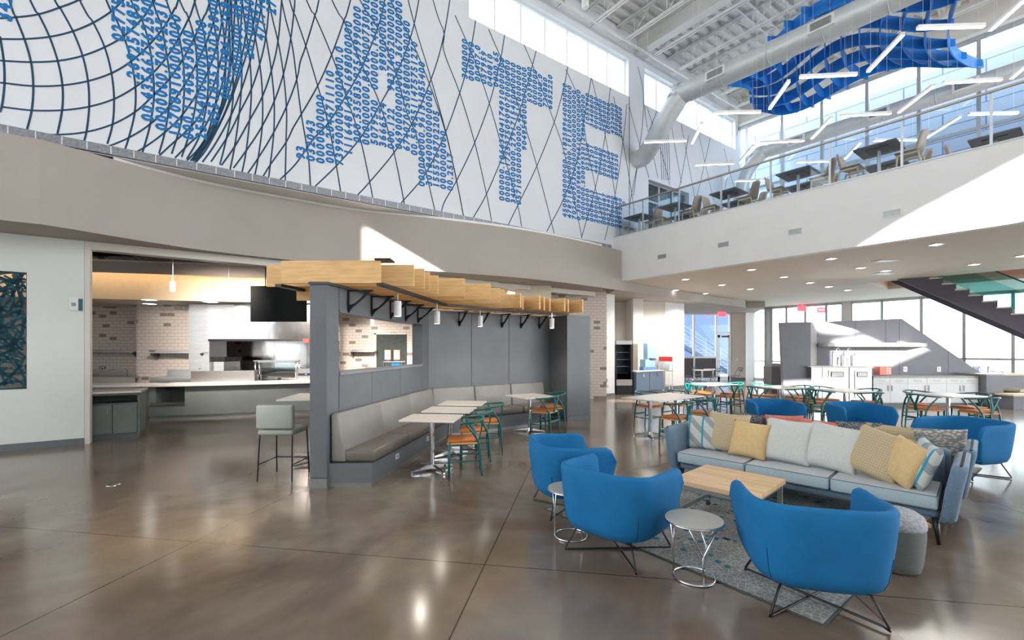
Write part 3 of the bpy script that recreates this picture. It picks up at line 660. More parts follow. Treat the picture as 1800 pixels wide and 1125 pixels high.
# rear shelves, sinks
def wshelf(px0, px1, py, Yw, lab):
    x0, x1 = X(px0, Yw-.3), X(px1, Yw-.3); z = Z(py, Yw-.3); t = thing('wall_shelf', lab, 'shelf', (x0, Yw, z))
    MB().box(0, x1-x0, -.36, 0, -.015, .015).build('shelf_board', steel, t); MB().box(0, x1-x0, -.012, 0, 0, .05).build('upstand', steel, t)
    for x in (.08, x1-x0-.1):
        MB().prism([(0, 0), (-.28, 0), (-.28, -.03), (-.03, -.2), (0, -.2)], -.012, .012, Matrix(((0, 0, 1, x), (1, 0, 0, 0), (0, 1, 0, -.015), (0, 0, 0, 1)))).build('bracket', graym, t)
wshelf(60, 237, 619, 13.9, 'steel wall shelf on the white tile behind the left kitchen cabinet')
wshelf(258, 357, 620, YT, 'steel wall shelf on the tile beside the tall steel panel')
def sink(px0, px1, Y0, Y1, lab, zt=.9):
    x0, x1 = X(px0, Y0), X(px1, Y0); t = thing('prep_sink', lab, 'sink', (x0, Y0, 0)); w = x1-x0
    MB().box(0, w, 0, Y1-Y0, zt-.04, zt).build('worktop', steel, t); MB().box(0, w, Y1-Y0-.02, Y1-Y0, zt, zt+.18).build('backsplash', steel, t)
    MB().box(0, w, .02, .04, zt-.22, zt-.04).build('apron', steel, t)
    for x in (.04, w-.04): MB().tube([(x, .05, 0), (x, .05, zt-.04)], .02, 8).build('leg', steel, t, smooth=True)
    MB().tube([(w*.75, Y1-Y0-.06, zt), (w*.75, Y1-Y0-.06, zt+.16), (w*.75, Y1-Y0-.12, zt+.22), (w*.75, Y1-Y0-.22, zt+.2)], .014, 8).build('faucet', chrome, t, smooth=True)
sink(40, 236, 13.1, 13.88, 'long steel prep sink against the tile, left of the pilaster', .88)
sink(262, 352, 12.6, 13.28, 'steel prep sink table with tap behind the curved counter', .92)
t_ = thing('steel_cabinet', 'low pale cabinet with stone top behind the small kitchen cabinet', 'cabinet', (X(70, 10.8), 10.8, 0))
MB().box(0, 2.2, 0, .7, 0, .78).build('body', greenlam, t_); MB().prism([(-.1, -.1), (2.35, .25), (2.35, .8), (-.1, .8)], .78, .83).build('top', stone, t_)
t_ = thing('wall_outlet', 'small steel outlet on the white kitchen tile above the sink', 'outlet', (X(181, 13.9), 13.89, Z(648, 13.9)))
MB().box(-.05, .05, -.01, .005, -.06, .06).build('plate', steel, t_); MB().box(-.02, .02, -.014, -.01, -.035, .035).build('socket', blackp, t_)
# steel panel, hood, steel back wall, appliances
t_ = tag(MB().box(X(336, 13.2), X(366, 13.2)+.1, 13.1, 13.9, 0, 3.0).build('column_cladding', steel), 'tall vertical stainless steel cladding left of the range hood', 'panel')
xh0, xh1 = X(366, 13.0), X(560, 13.0)
t_ = thing('range_hood', 'wide stainless steel range hood hanging over the cooking line', 'range hood', (xh0, 13.0, 0))
MB().box(0, xh1-xh0, 0, 1.6, Z(598, 13.0), 2.97).build('canopy', wavy, t_); MB().box(0, xh1-xh0, -.01, 0, Z(600, 13.0), Z(596, 13.0)).build('lower_rim', blackm, t_)
MB().box(.0, .75, -.015, 0, 2.5, 2.96).build('filler_panel', steel, t_)
t_ = thing('steel_wall_cladding', 'rippled stainless steel wall cladding behind the cooking line', 'wall cladding', (xh0, 14.6, 0))
for k in range(3): MB().box(k*1.05+.005, k*1.05+1.045, 0, .05, .2, 2.2).build('steel_sheet', wavy, t_)
t_ = thing('fryer', 'square steel fryer with dark lid at the left of the cooking line', 'fryer', (X(383, 13.4), 13.2, 0))
MB().box(-.3, .3, 0, .8, .1, Z(636, 13.2)).build('body', steel, t_); MB().box(-.32, .34, -.02, .8, Z(636, 13.2), Z(628, 13.2)).build('lid', blackm, t_)
for sx in (-.25, .25): MB().tube([(sx, .1, 0), (sx, .1, .1)], .02).build('foot', chrome, t_)
t_ = thing('range', 'steel cooking range with black top under the hood', 'range', (X(430, 13.3), 13.2, 0))
MB().box(-.55, .55, 0, .8, .1, .95).build('body', steel, t_); MB().box(-.55, .55, 0, .8, .95, 1.05).build('cooktop', blackm, t_); MB().box(-.5, .5, -.04, 0, .85, .9).build('front_rail', chrome, t_)
t_ = thing('griddle', 'low black and steel griddle right of the cooking range', 'griddle', (X(510, 13.3), 13.2, 0))
MB().box(-.6, .6, 0, .8, .1, .9).build('body', steel, t_); MB().box(-.6, .6, .1, .8, .9, 1.0).build('plate', blackm, t_)
t_ = thing('fire_suppression_box', 'small red box under the right edge of the range hood', 'pull station', (X(537, 12.9), 12.96, Z(599, 12.96)))
MB().box(-.08, .08, -.03, .03, -.05, .05).build('body', redm, t_)
# vertical wall-hung screen (menu) over the counter
Ym = 10.2
t_ = thing('menu_screen', 'large blank black menu screen hanging over the serving counter', 'screen', (X(489, Ym), Ym, Z(534, Ym)))
w = X(538, Ym)-X(440, Ym); h = (Z(503, Ym)-Z(566, Ym))
MB().box(-w/2, w/2, 0, .05, -h/2, h/2).build('casing', darkscreen, t_, bevel=.006); MB().box(-w/2+.02, w/2-.02, -.004, 0, -h/2+.02, h/2-.02).build('display', darkscreen, t_)
for x in (-.3, .3): MB().tube([(x, .03, h/2), (x, .03, 4.8-Z(534, Ym))], .012).build('hanger', blackm, t_)
# dark doorway in the tile seen through the booth opening
Yd = 15.38
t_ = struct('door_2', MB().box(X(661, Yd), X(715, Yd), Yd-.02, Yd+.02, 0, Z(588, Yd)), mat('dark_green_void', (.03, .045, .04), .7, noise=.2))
MB().box(X(658, Yd), X(662, Yd), Yd-.05, Yd+.02, 0, Z(586, Yd)).build('door_frame', beige, t_); MB().box(X(658, Yd), X(715, Yd), Yd-.05, Yd+.02, Z(588, Yd), Z(585.5, Yd)).build('door_frame', beige, t_)
wshelf(612, 659, 618, 15.4, 'steel wall shelf on tile seen through the booth opening, left of the dark doorway')
t_ = thing('utility_cart', 'steel wire cart with a blue bin in front of the dark kitchen doorway', 'cart', (X(690, 13.6), 13.6, 0))
for sx in (-.25, .25):
    for sy in (0, .4): MB().tube([(sx, sy, 0), (sx, sy, Z(633, 13.6))], .014).build('post', chrome, t_)
for z in (.3, Z(636, 13.6)): MB().box(-.27, .27, -.02, .42, z-.015, z+.015).build('shelf', chrome, t_)
MB().box(-.02, .22, 0, .3, Z(650, 13.6), Z(650, 13.6)+.2).build('bin', mat('blue_plastic', (0, .15, .6), .4, noise=.05), t_)
for px, lab in ((682, 'left'), (698, 'right')):
    t_ = thing('wall_dispenser', f'pinkish paper dispenser on the dark doorway wall, the {lab} one', 'dispenser', (X(px, 15.3), 15.3, Z(623, 15.3)))
    MB().box(-.1, .1, -.05, .05, -.18, .15).build('body', mat('peach_plastic', (.7, .4, .32), .5, noise=.05), t_); MB().box(-.06, .06, -.056, -.05, -.15, .1).build('window', beige, t_)
# small cabinet at the opening
Yc = 8.42; x0, x1 = X(153, Yc), X(232, Yc)
t_ = thing('waste_cabinet', 'small sage grey two-door cabinet with stone top at the kitchen opening', 'cabinet', (x0, 8.36, 0), math.radians(30)); w = .80
mb = MB(); mb.box(0, .03, 0, .6, .07, .86); mb.box(w-.03, w, 0, .6, .07, .86); mb.box(0, w, .58, .6, .07, .86); mb.box(0, w, 0, .6, .62, .66); mb.box(0, w, 0, .03, .62, .67); mb.box(0, w, .03, .6, .07, .1); mb.box(0, w, 0, .03, .82, .86)
mb.build('body', greenlam, t_); MB().box(.02, w-.02, .04, .6, 0, .07).build('kick', basem, t_)
for a, b_ in ((.035, w/2-.005), (w/2+.005, w-.035)):
    dr = MB().box(a, b_, -.018, 0, .1, .64).build('door', greenlam, t_, bevel=.003)
    hx = w/2-.06 if a < w/2-.1 else w/2+.06
    MB().tube([(hx, -.02, .47), (hx, -.045, .47), (hx, -.045, .60), (hx, -.02, .60)], .007).build('handle', chrome, dr)
MB().box(-.03, w+.03, -.05, .64, .86, .90).build('countertop', stone, t_, bevel=.005)
# pendants
def pendant(name='pendant_lamp'):
    t = thing(name, '', 'pendant lamp')
    MB().lathe([(.001, 0), (.048, 0), (.052, .006), (.052, .205), (.046, .212), (.001, .212)], 20).build('lamp_shade', lampw, t, smooth=False)
    MB().lathe([(.001, -.002), (.040, -.002), (.040, .001), (.001, .001)], 16).build('diffuser', emitd, t)
    MB().tube([(0, 0, .21), (0, 0, .33)], .008).build('stem', chrome, t); return t
for px, py0, py1, Yp, lab, zc in ((699, 530, 556, 6.35, 'white cylinder pendant under the wooden canopy, nearest the grey post', 2.48), (768, 549, 569, 7.7, 'white cylinder pendant under the wooden canopy, second from the grey post', 2.48),
    (844, 555, 574, 9.0, 'white cylinder pendant in front of the dark rear booth panels, middle of the canopy', 2.48), (970, 560, 577, 9.9, 'white cylinder pendant at the far right end of the wooden canopy', 2.48)):
    z = H-(py1-HY)/F*Yp; k = place(PROTO, 'pend', pendant, (X(px, Yp), Yp, z), 0, lab, 'canopy pendants')
    cdr = MB().tube([(0, 0, .33), (0, 0, zc-z)], .004, 6).build('cord', lampw, k)
for px, py1, Yp, lab in ((304, 512, 10.0, 'white cylinder pendant on a thin cord in the kitchen, left of the two'), (402, 519, 10.9, 'white cylinder pendant on a thin cord in the kitchen, nearer the black screen'), (655, 572, 12.0, 'white cylinder pendant seen through the booth opening')):
    z = H-(py1-HY)/F*Yp; k = dup(PROTO['pend'], (X(px, Yp), Yp, z), 0, lab, 'kitchen pendants')
    for ch in list(k.children):
        if ch.name.startswith('cord'): D.objects.remove(ch)
    MB().tube([(0, 0, .33), (0, 0, 4.15-z)], .005, 6).build('cord', lampw, k); MB().lathe([(.001, 4.12-z), (.2, 4.12-z), (.2, 4.16-z), (.001, 4.16-z)], 20).build('ceiling_rose', lampw, k)
for px, py, lab in ((262, 526, 'rear left'), (263, 533, 'front left'), (370, 530, 'right')):
    z = 2.975; Y_ = (z-H)*F/(HY-py); MB
    t_ = thing('downlight', f'square recessed downlight in the low kitchen ceiling, {lab}', 'downlight', (X(px, Y_), min(Y_, 14), z-.01)); MB().box(-.14, .14, -.14, .14, -.008, .008).build('trim_ring', lampw, t_); MB().box(-.11, .11, -.11, .11, -.012, -.008).build('lens', emitd, t_)
# ================================================================ BOOTH
yb0 = 5.55
def lx(Y): return -2.262+.155*(Y-yb0)       # inner face of the left booth screen
TB = .30
HW = 2.485
Cc = (-1.72, 9.22)
bt = thing('booth_screen', 'slate grey laminate screen wall with long opening behind the left bench', 'partition')
def lseg(y0, y1, z0, z1, m=laminate, nm='panel', w=None, off=0, th_=None):
    w = w or TB; a = (lx(y0)-off, y0); b_ = (lx(y1)-off, y1)
    return MB().prism([a, b_, (b_[0]-w, b_[1]), (a[0]-w, a[1])], z0, z1)
pst = MB().prism([(lx(yb0), yb0), (lx(yb0+.28), yb0+.28), (lx(yb0+.28)-.21, yb0+.28), (lx(yb0)-.205, yb0)], .12, HW); pst.build('end_post', laminate, bt, bevel=.004)
ysp = [5.84, 6.75, 7.8, 8.87, 9.25]
for i in range(4):
    y0, y1 = ysp[i]+.004, ysp[i+1]-.004
    if i < 3:
        lseg(y0, y1, .1, 1.36, w=.2).build('lower_panel', laminate, bt, bevel=.003); lseg(y0, y1, 2.20, HW, w=.2).build('upper_panel', laminate, bt, bevel=.003)
    else: lseg(y0, y1, .1, HW, w=.2).build('end_panel', laminate, bt, bevel=.003)
lseg(5.84, 8.87, 1.36, 1.40, w=.24, off=-.015).build('sill', mat('grey_sill', (.24, .25, .27), .4, noise=.04), bt); lseg(5.84, 8.87, 2.165, 2.20, w=.22, off=-.01).build('head_rail', laminate, bt)
bsm = mat('grey_metal_base', (.30, .31, .30), .4, .6, noise=.05); MB().prism([(lx(yb0)+.004, yb0-.006), (lx(yb0+.28)+.006, yb0+.28), (lx(yb0+.28)-.215, yb0+.28), (lx(yb0)-.211, yb0-.006)], 0, .115).build('metal_base', bsm, bt)
lseg(yb0-.02, 9.2, HW, HW+.03, w=.24, off=-.03).build('top_cap', mat('dark_cap', (.06, .07, .08), .5, noise=.05), bt)
# rear booth wall
dirB = Vector((1, .74)).normalized(); nB = Vector((dirB.y, -dirB.x))    # nB faces the bench
br = thing('rear_booth_wall', 'dark grey panelled rear wall of the booth under the wooden canopy', 'partition')
Pc = Vector(Cc); Lb = 3.42
def bpt(u, v): p = Pc+dirB*u+nB*v; return (p.x, p.y)
us = [0, 1.05, 2.05, Lb]
for i in range(3): MB().prism([bpt(us[i]+.004, 0), bpt(us[i+1]-.004, 0), bpt(us[i+1]-.004, -.15), bpt(us[i]+.004, -.15)], .1, HW).build('panel', laminate, br, bevel=.003)
MB().prism([bpt(0, -.02), bpt(Lb, -.02), bpt(Lb, -.15), bpt(0, -.15)], 0, .1).build('base', basem, br)
ec = thing('booth_end_block', 'tall grey block closing the right end of the booth', 'partition')
q0, q1 = Vector((X(997, 10.62), 10.62)), Vector((X(1037.5, 11.0), 11.0)); dq = (q1-q0).normalized(); nq = Vector((-dq.y, dq.x))
MB().prism([q0, q1, q1+nq*.85, q0+nq*.85], .11, HW).build('body', laminate, ec, bevel=.004); MB().prism([q0-nq*.006, q1-nq*.006, q1+nq*.85, q0+nq*.85], 0, .11).build('metal_base', mat('dark_metal_base', (.15, .16, .17), .45, .4, noise=.05), ec)
# upholstered bench
bn = thing('booth_bench', 'L-shaped taupe vinyl booth bench with grey base along the screen walls', 'bench')
Lq = lambda Y: lx(Y)+.535
yi = 8.72
base = MB(); base.prism([(lx(5.58), 5.58), (Lq(5.58), 5.58), (Lq(yi), yi), (lx(9.1), 9.1)], .06, .29)
pi_ = Vector((Lq(yi), yi)); pe = pi_+dirB*2.55
base.prism([pi_, pe, pe+Vector(bpt(0, -.56))-Pc, (Cc[0]+.02, Cc[1]-.02)], .06, .29); base.build('base', laminate, bn)
kb = MB(); kb.prism([(lx(5.6), 5.6), (Lq(5.6)-.01, 5.6), (Lq(yi)-.01, yi+.02), (lx(9.1), 9.1)], 0, .06); kb.prism([pi_+dirB*.02-nB*.01, pe-nB*.01, pe-nB*.55, (Cc[0]+.02, Cc[1]-.02)], 0, .06); kb.build('kick', bsm, bn)
sy = [5.62, 6.8, 7.95, 8.75]
for i in range(3):
    y0, y1 = sy[i]+.006, sy[i+1]-.006
    MB().prism([(lx(y0)+.14, y0), (Lq(y0)+.02, y0), (Lq(y1)+.02, y1), (lx(y1)+.14, y1)], .295, .44).build('seat_cushion', vinylseat, bn, smooth=True, bevel=.035)
    a0, a1 = y0-.02, y1+.01
    if i == 2: a1 = 9.14
    vs = []
    for y in (a0, a1): vs += [(lx(y)+.02, y, .30), (lx(y)+.2, y, .30), (lx(y)+.11, y, .90), (lx(y)+.015, y, .90)]
    MB().add(vs, [(0, 1, 2, 3), (4, 7, 6, 5), (0, 4, 5, 1), (1, 5, 6, 2), (2, 6, 7, 3), (3, 7, 4, 0)]).build('back_cushion', vinyl, bn, smooth=True, bevel=.028)
for i, (u0, u1) in enumerate(((.06, 1.06), (1.06, 2.02), (2.02, 3.0))):
    a, b_ = u0+.006, u1-.006; vs = []
    for u in (a, b_):
        for v, z in ((.02, .30), (.2, .30), (.11, .90), (.015, .90)): vs.append((*bpt(u, v), z))
    MB().add(vs, [(0, 1, 2, 3), (4, 7, 6, 5), (0, 4, 5, 1), (1, 5, 6, 2), (2, 6, 7, 3), (3, 7, 4, 0)]).build('back_cushion', vinyl, bn, smooth=True, bevel=.028)
    MB().prism([bpt(max(a, .72), .14), bpt(b_, .14), bpt(b_, .60), bpt(max(a, .72), .60)], .295, .44).build('seat_cushion', vinylseat, bn, smooth=True, bevel=.035)
for y, lab in ((6.35, 'nearest the post'), (7.6, 'second from the post')):
    t_ = thing('bench_outlet', f'white power outlet in the bench base, {lab}', 'outlet', (Lq(y), y, .2), -math.atan(.155)); MB().box(-.01, .006, -.055, .055, -.035, .035).build('plate', paper, t_); MB().box(.006, .008, -.03, .03, -.015, .015).build('socket', graym, t_)
p_ = pi_+dirB*1.15; t_ = thing('bench_outlet', 'white power outlet in the rear bench base by the single booth table', 'outlet', (p_.x, p_.y, .2), math.atan2(dirB.y, dirB.x)); MB().box(-.055, .055, -.006, .01, -.035, .035).build('plate', paper, t_); MB().box(-.03, .03, -.008, -.006, -.015, .015).build('socket', graym, t_)
# canopy of boards
rnd = random.Random(11)
def board(cx, cy, ang, l0, l1, z0, h, lab):
    t = MB().box(-l0, l1, -.019, .019, 0, h).build('canopy_board', wood, loc=(cx, cy, z0), rot=(0, 0, ang), bevel=.002)
    tag(t, lab, 'wooden board', 'oak boards of the booth canopy'); return t
ends = [672, 730, 748, 757, 772, 818, 818, 863, 838, 880, 888, 872]
nb = 12; k = 0; yy = [5.72+.29*i for i in range(nb)]
for i, Y in enumerate(yy):
    c = lx(Y)-.1; lw = [.56, .95, .5, .66, .55, .7, .58, .62, .5, .6, .55, .5][i]
    px = ends[i]; l1 = X(px, Y+.05)-c
    l1 = max(.45, min(1.75, l1))
    board(c, Y, math.atan(-.02), lw, l1, HW+.035+(.0 if i else 0), .285, f'oak board on edge in the canopy over the left bench, number {i+1} from the front')
# low offset board at the left of the post
board(lx(6.1)-.2, 6.2, 0, .55, .1, HW-.13, .26, 'lower oak board tucked behind the left side of the post')
a0 = math.atan(-.02)
for i in range(13):
    u = .22+i*.25; f = min(1, i/5.0); ang = a0*(1-f)+(math.atan2(nB.y, nB.x)+0)*f
    p = Pc+dirB*u; l1 = [1.0, 1.15, .95, .8, 1.0, .85, .7, .95, .8, .7, .9, .75, .95][i]
    board(p.x, p.y, ang, .10, l1+.25, HW+.035, .285, f'oak board on edge in the canopy over the rear bench, number {i+1} from the corner')
# rails carrying the boards
ra = thing('canopy_rail', 'long black steel channel rail under the canopy boards', 'rail'); y0r = 5.62
rp = [(lx(y0r)+.62, y0r), (lx(8.3)+.62, 8.3), Vector(bpt(3.3, .62))]
for (p, q_) in zip(rp, rp[1:]): MB().seg(p, q_, .09, HW-.005, HW+.03).build('channel', blackm, ra)
MB().box(lx(5.72)+.52, lx(5.72)+.72, 5.66, 5.9, HW+.322, HW+.345).build('top_plate', blackm, ra)
rb = thing('canopy_rail', 'short black steel rail under the canopy boards left of the post', 'rail'); MB().seg((lx(5.7)-.70, 5.72), (lx(8.5)-.62, 8.5), .09, HW-.005, HW+.03).build('channel', blackm, rb)
def bracket():
    t = thing('canopy_bracket', '', 'bracket'); w = .016
    M = Matrix(((1, 0, 0, 0), (0, 0, 1, 0), (0, 1, 0, 0), (0, 0, 0, 1)))
    MB().prism([(0, 0), (.02, 0), (.02, .30), (0, .30)], -w, w, M).build('upright', blackm, t); MB().prism([(0, .285), (.34, .285), (.34, .305), (0, .305)], -w, w, M).build('arm', blackm, t)
    c = [(.01, 0), (.06, .07), (.16, .15), (.26, .24), (.31, .29), (.25, .29), (.18, .20), (.10, .13), (.01, .10)]
    MB().prism(c, -w, w, M).build('brace', blackm, t); return t
for i, Y in enumerate((6.05, 6.72, 7.38, 8.0, 8.6)):
    place(PROTO, 'brk', bracket, (lx(Y)+.002, Y, HW-.31), -.02, f'black curved steel bracket on the left booth screen, number {i+1} from the post', 'brackets carrying the canopy')
for i, u in enumerate((.75, 1.3, 1.85, 2.4, 2.95)):
    place(PROTO, 'brk', bracket, (*bpt(u, .002), HW-.31), math.atan2(nB.y, nB.x), f'black steel bracket on the dark rear booth wall, number {i+1} from the corner', 'brackets carrying the canopy')
# ================================================================ FURNITURE
R = math.radians
def ped_table(w=.76, d=.76, h=.74, nbl=4, two=0, top=ttop):
    t = thing('pedestal_table', '', 'table')
    MB().box(-w/2, w/2, -d/2, d/2, h-.03, h-.002).build('table_edge', tedge, t, bevel=.012); MB().box(-w/2+.008, w/2-.008, -d/2+.008, d/2-.008, h-.003, h).build('tabletop', top, t)
    for cx in ((-two, two) if two else (0,)):
        MB().lathe([(.001, .05), (.034, .05), (.034, h-.03), (.001, h-.03)], 20, c=(cx, 0)).build('column', chrome, t, smooth=False)
        mb = MB()
        for k in range(nbl):
            a = PI/4+k*PI/2; M = Matrix.Translation((cx, 0, 0)) @ Matrix.Rotation(a, 4, 'Z')
            mb.add([(0, -.035, .03), (0, .035, .03), (0, .03, .085), (0, -.03, .085), (.33, -.014, .012), (.33, .014, .012), (.33, .014, .03), (.33, -.014, .03)], [(0, 1, 2, 3), (4, 7, 6, 5), (0, 4, 5, 1), (1, 5, 6, 2), (2, 6, 7, 3), (3, 7, 4, 0)], M)
            mb.lathe([(.001, 0), (.014, 0), (.014, .016), (.001, .016)], 8, M=M @ Matrix.Translation((.31, 0, 0)))
        mb.build('base', chrome, t)
        MB().box(cx-.18, cx+.18, -.18, .18, h-.045, h-.03).build('mounting_plate', blackm, t)
    return t
def wishbone():
    t = thing('wishbone_chair', '', 'chair')
    # front (facing) is +y, width x
    for sx in (-1, 1):
        MB().tube([(sx*.235, .205, 0), (sx*.225, .20, .22), (sx*.22, .195, .455)], [.013, .019, .017], 8).build('leg', teal, t, smooth=True)
        MB().tube([(p.x, p.y, p.z) for p in spline([(sx*.205, -.235, 0), (sx*.20, -.215, .25), (sx*.195, -.195, .43), (sx*.235, -.12, .58), (sx*.27, -.02, .70)], 4)], [.012]*3+[.017]*11+[.013]*3, 8).build('leg', teal, t, smooth=True)
    rail = spline([(-.275, .06, .715), (-.28, -.04, .722), (-.235, -.17, .735), (-.12, -.25, .752), (0, -.272, .758), (.12, -.25, .752), (.235, -.17, .735), (.28, -.04, .722), (.275, .06, .715)], 4)
    MB().tube(rail, .0155, 8).build('top_rail', teal, t, smooth=True)
    mb = MB(); M = Matrix.Identity(4)
    def strip(p, q_, w0, w1, th_=.007):
        p = Vector(p); q_ = Vector(q_); mb.add([(p.x-w0, p.y-th_, p.z), (p.x+w0, p.y-th_, p.z), (p.x+w0, p.y+th_, p.z), (p.x-w0, p.y+th_, p.z), (q_.x-w1, q_.y-th_, q_.z), (q_.x+w1, q_.y-th_, q_.z), (q_.x+w1, q_.y+th_, q_.z), (q_.x-w1, q_.y+th_, q_.z)], [(0, 3, 2, 1), (4, 5, 6, 7), (0, 1, 5, 4), (1, 2, 6, 5), (2, 3, 7, 6), (3, 0, 4, 7)])
    strip((0, -.20, .42), (0, -.235, .57), .028, .036); strip((-.018, -.235, .56), (-.095, -.256, .75), .02, .017); strip((.018, -.235, .56), (.095, -.256, .75), .02, .017)
    mb.build('back_splat', teal, t)
    for sx in (-1, 1): MB().tube([(sx*.228, .20, .20), (sx*.20, -.215, .20)], .010, 6).build('stretcher', teal, t, smooth=True)
    MB().box(-.225, .225, .193, .212, .20, .235).build('stretcher', teal, t); MB().box(-.2, .2, -.222, -.205, .25, .285).build('stretcher', teal, t)
    sh = [(-.235, .225), (.235, .225), (.205, -.205), (-.205, -.205)]
    MB().prism(sh, .425, .450).build('seat', cord, t, bevel=.010)
    MB().prism([(x*.93, y*.92+.002) for x, y in sh], .452, .482).build('seat_cushion', orange, t, smooth=True, bevel=.012); return t
CH = 'teal wishbone chairs with orange seat pads'
def chair(p, deg, lab): return place(PROTO, 'wish', wishbone, p, math.radians(deg), lab, CH)
def btable(p, deg, lab): return place(PROTO, 'pedb', lambda: ped_table(.76, .62), p, math.radians(deg), lab, 'square pale pedestal tables')
def table(p, deg, lab): return place(PROTO, 'ped', ped_table, p, math.radians(deg), lab, 'square pale pedestal tables')
# booth tables and chairs (deg: chair's facing; 0 = +y)
bl = [((-1.12, 6.38), 'square beige pedestal table at the left bench, nearest the grey post'), ((-.99, 7.24), 'square beige pedestal table at the left bench, middle of the three'), ((-.87, 8.12), 'square beige pedestal table at the left bench, farthest in the corner')]
for p, l in bl: btable(p, -6, l)
for p, l in (((-.66, 6.26), 'nearest the camera'), ((-.58, 7.0), 'middle one'), ((-.42, 7.85), 'farthest one')): chair(p, 97, f'teal wishbone chair with orange pad facing the left bench, {l}')
table((.36, 9.35), 35, 'square beige pedestal table standing alone before the rear bench')
chair((.66, 9.15), 60, 'teal wishbone chair at the lone booth table, the nearer one'); chair((.86, 9.75), 100, 'teal wishbone chair at the lone booth table, the farther one against the end block')
# high table and stool
hp = ped_table(.76, .9, 1.0); hp.name = 'high_table'; tag(hp, 'high white-topped table partly hidden behind the grey booth post', 'high table'); hp.location = (-2.92, 6.75, 0); hp.rotation_euler = (0, 0, .1)
st_ = thing('bar_stool', 'sage green vinyl bar stool with thin black legs behind the booth post', 'stool', (-3.03, 6.05, 0), -.02)
MB().box(-.23, .23, -.22, .22, .59, .66).build('seat', stoolv, st_, smooth=True, bevel=.02); MB().box(-.24, .24, -.25, -.17, .67, .98).build('backrest', stoolv, st_, smooth=True, bevel=.025)
for sx in (-1, 1):
    for sy in (-1, 1): MB().tube([(sx*.21, sy*.2, .59), (sx*.225, sy*.235, 0)], .010, 8).build('leg', blackm, st_)
z = .21; mb = MB(); mb.tube([(-.22, -.22, z), (-.22, .22, z), (.22, .22, z), (.22, -.22, z)], .008, 6); mb.build('footrest', blackm, st_)
# dining tables
p1 = (3.05, 9.16)
big = ped_table(1.6, .85, .74, two=.45); big.name = 'dining_table'; tag(big, 'long beige dining table on two chrome pedestals left of the sofa', 'table'); big.location = (*p1, 0); big.rotation_euler = (0, 0, math.radians(38))
chair((2.98, 8.24), 39, 'teal wishbone chair at the long dining table, nearest the striped cushion'); chair((3.0, 10.0), 219, 'teal wishbone chair on the far side of the long dining table, left'); chair((3.7, 10.25), 219, 'teal wishbone chair on the far side of the long dining table, right'); chair((3.72, 8.84), 39, 'teal wishbone chair on the near side of the long dining table, right')
def set4(c, rot, where, ds=.57):
    place(PROTO, 'pedd', lambda: ped_table(.84, .84), c, R(rot), f'square pale table with four teal chairs, {where}', 'square pale pedestal tables')
    for k, w in enumerate(('far side', 'left side', 'near side', 'right side')):
        a = math.radians(rot+90+90*k); chair((c[0]+ds*math.cos(a), c[1]+ds*math.sin(a)), rot+90+90*k+90, f'teal wishbone chair, {w} of the table {where}')
set4((5.55, 12.5), 12, 'before the glazed hallway')
set4((6.75, 11.5), 10, 'before the tall slate panel')
set4((7.75, 10.6), 8, 'before the steel waste units')
set4((9.15, 9.55), 8, 'before the white cabinets')
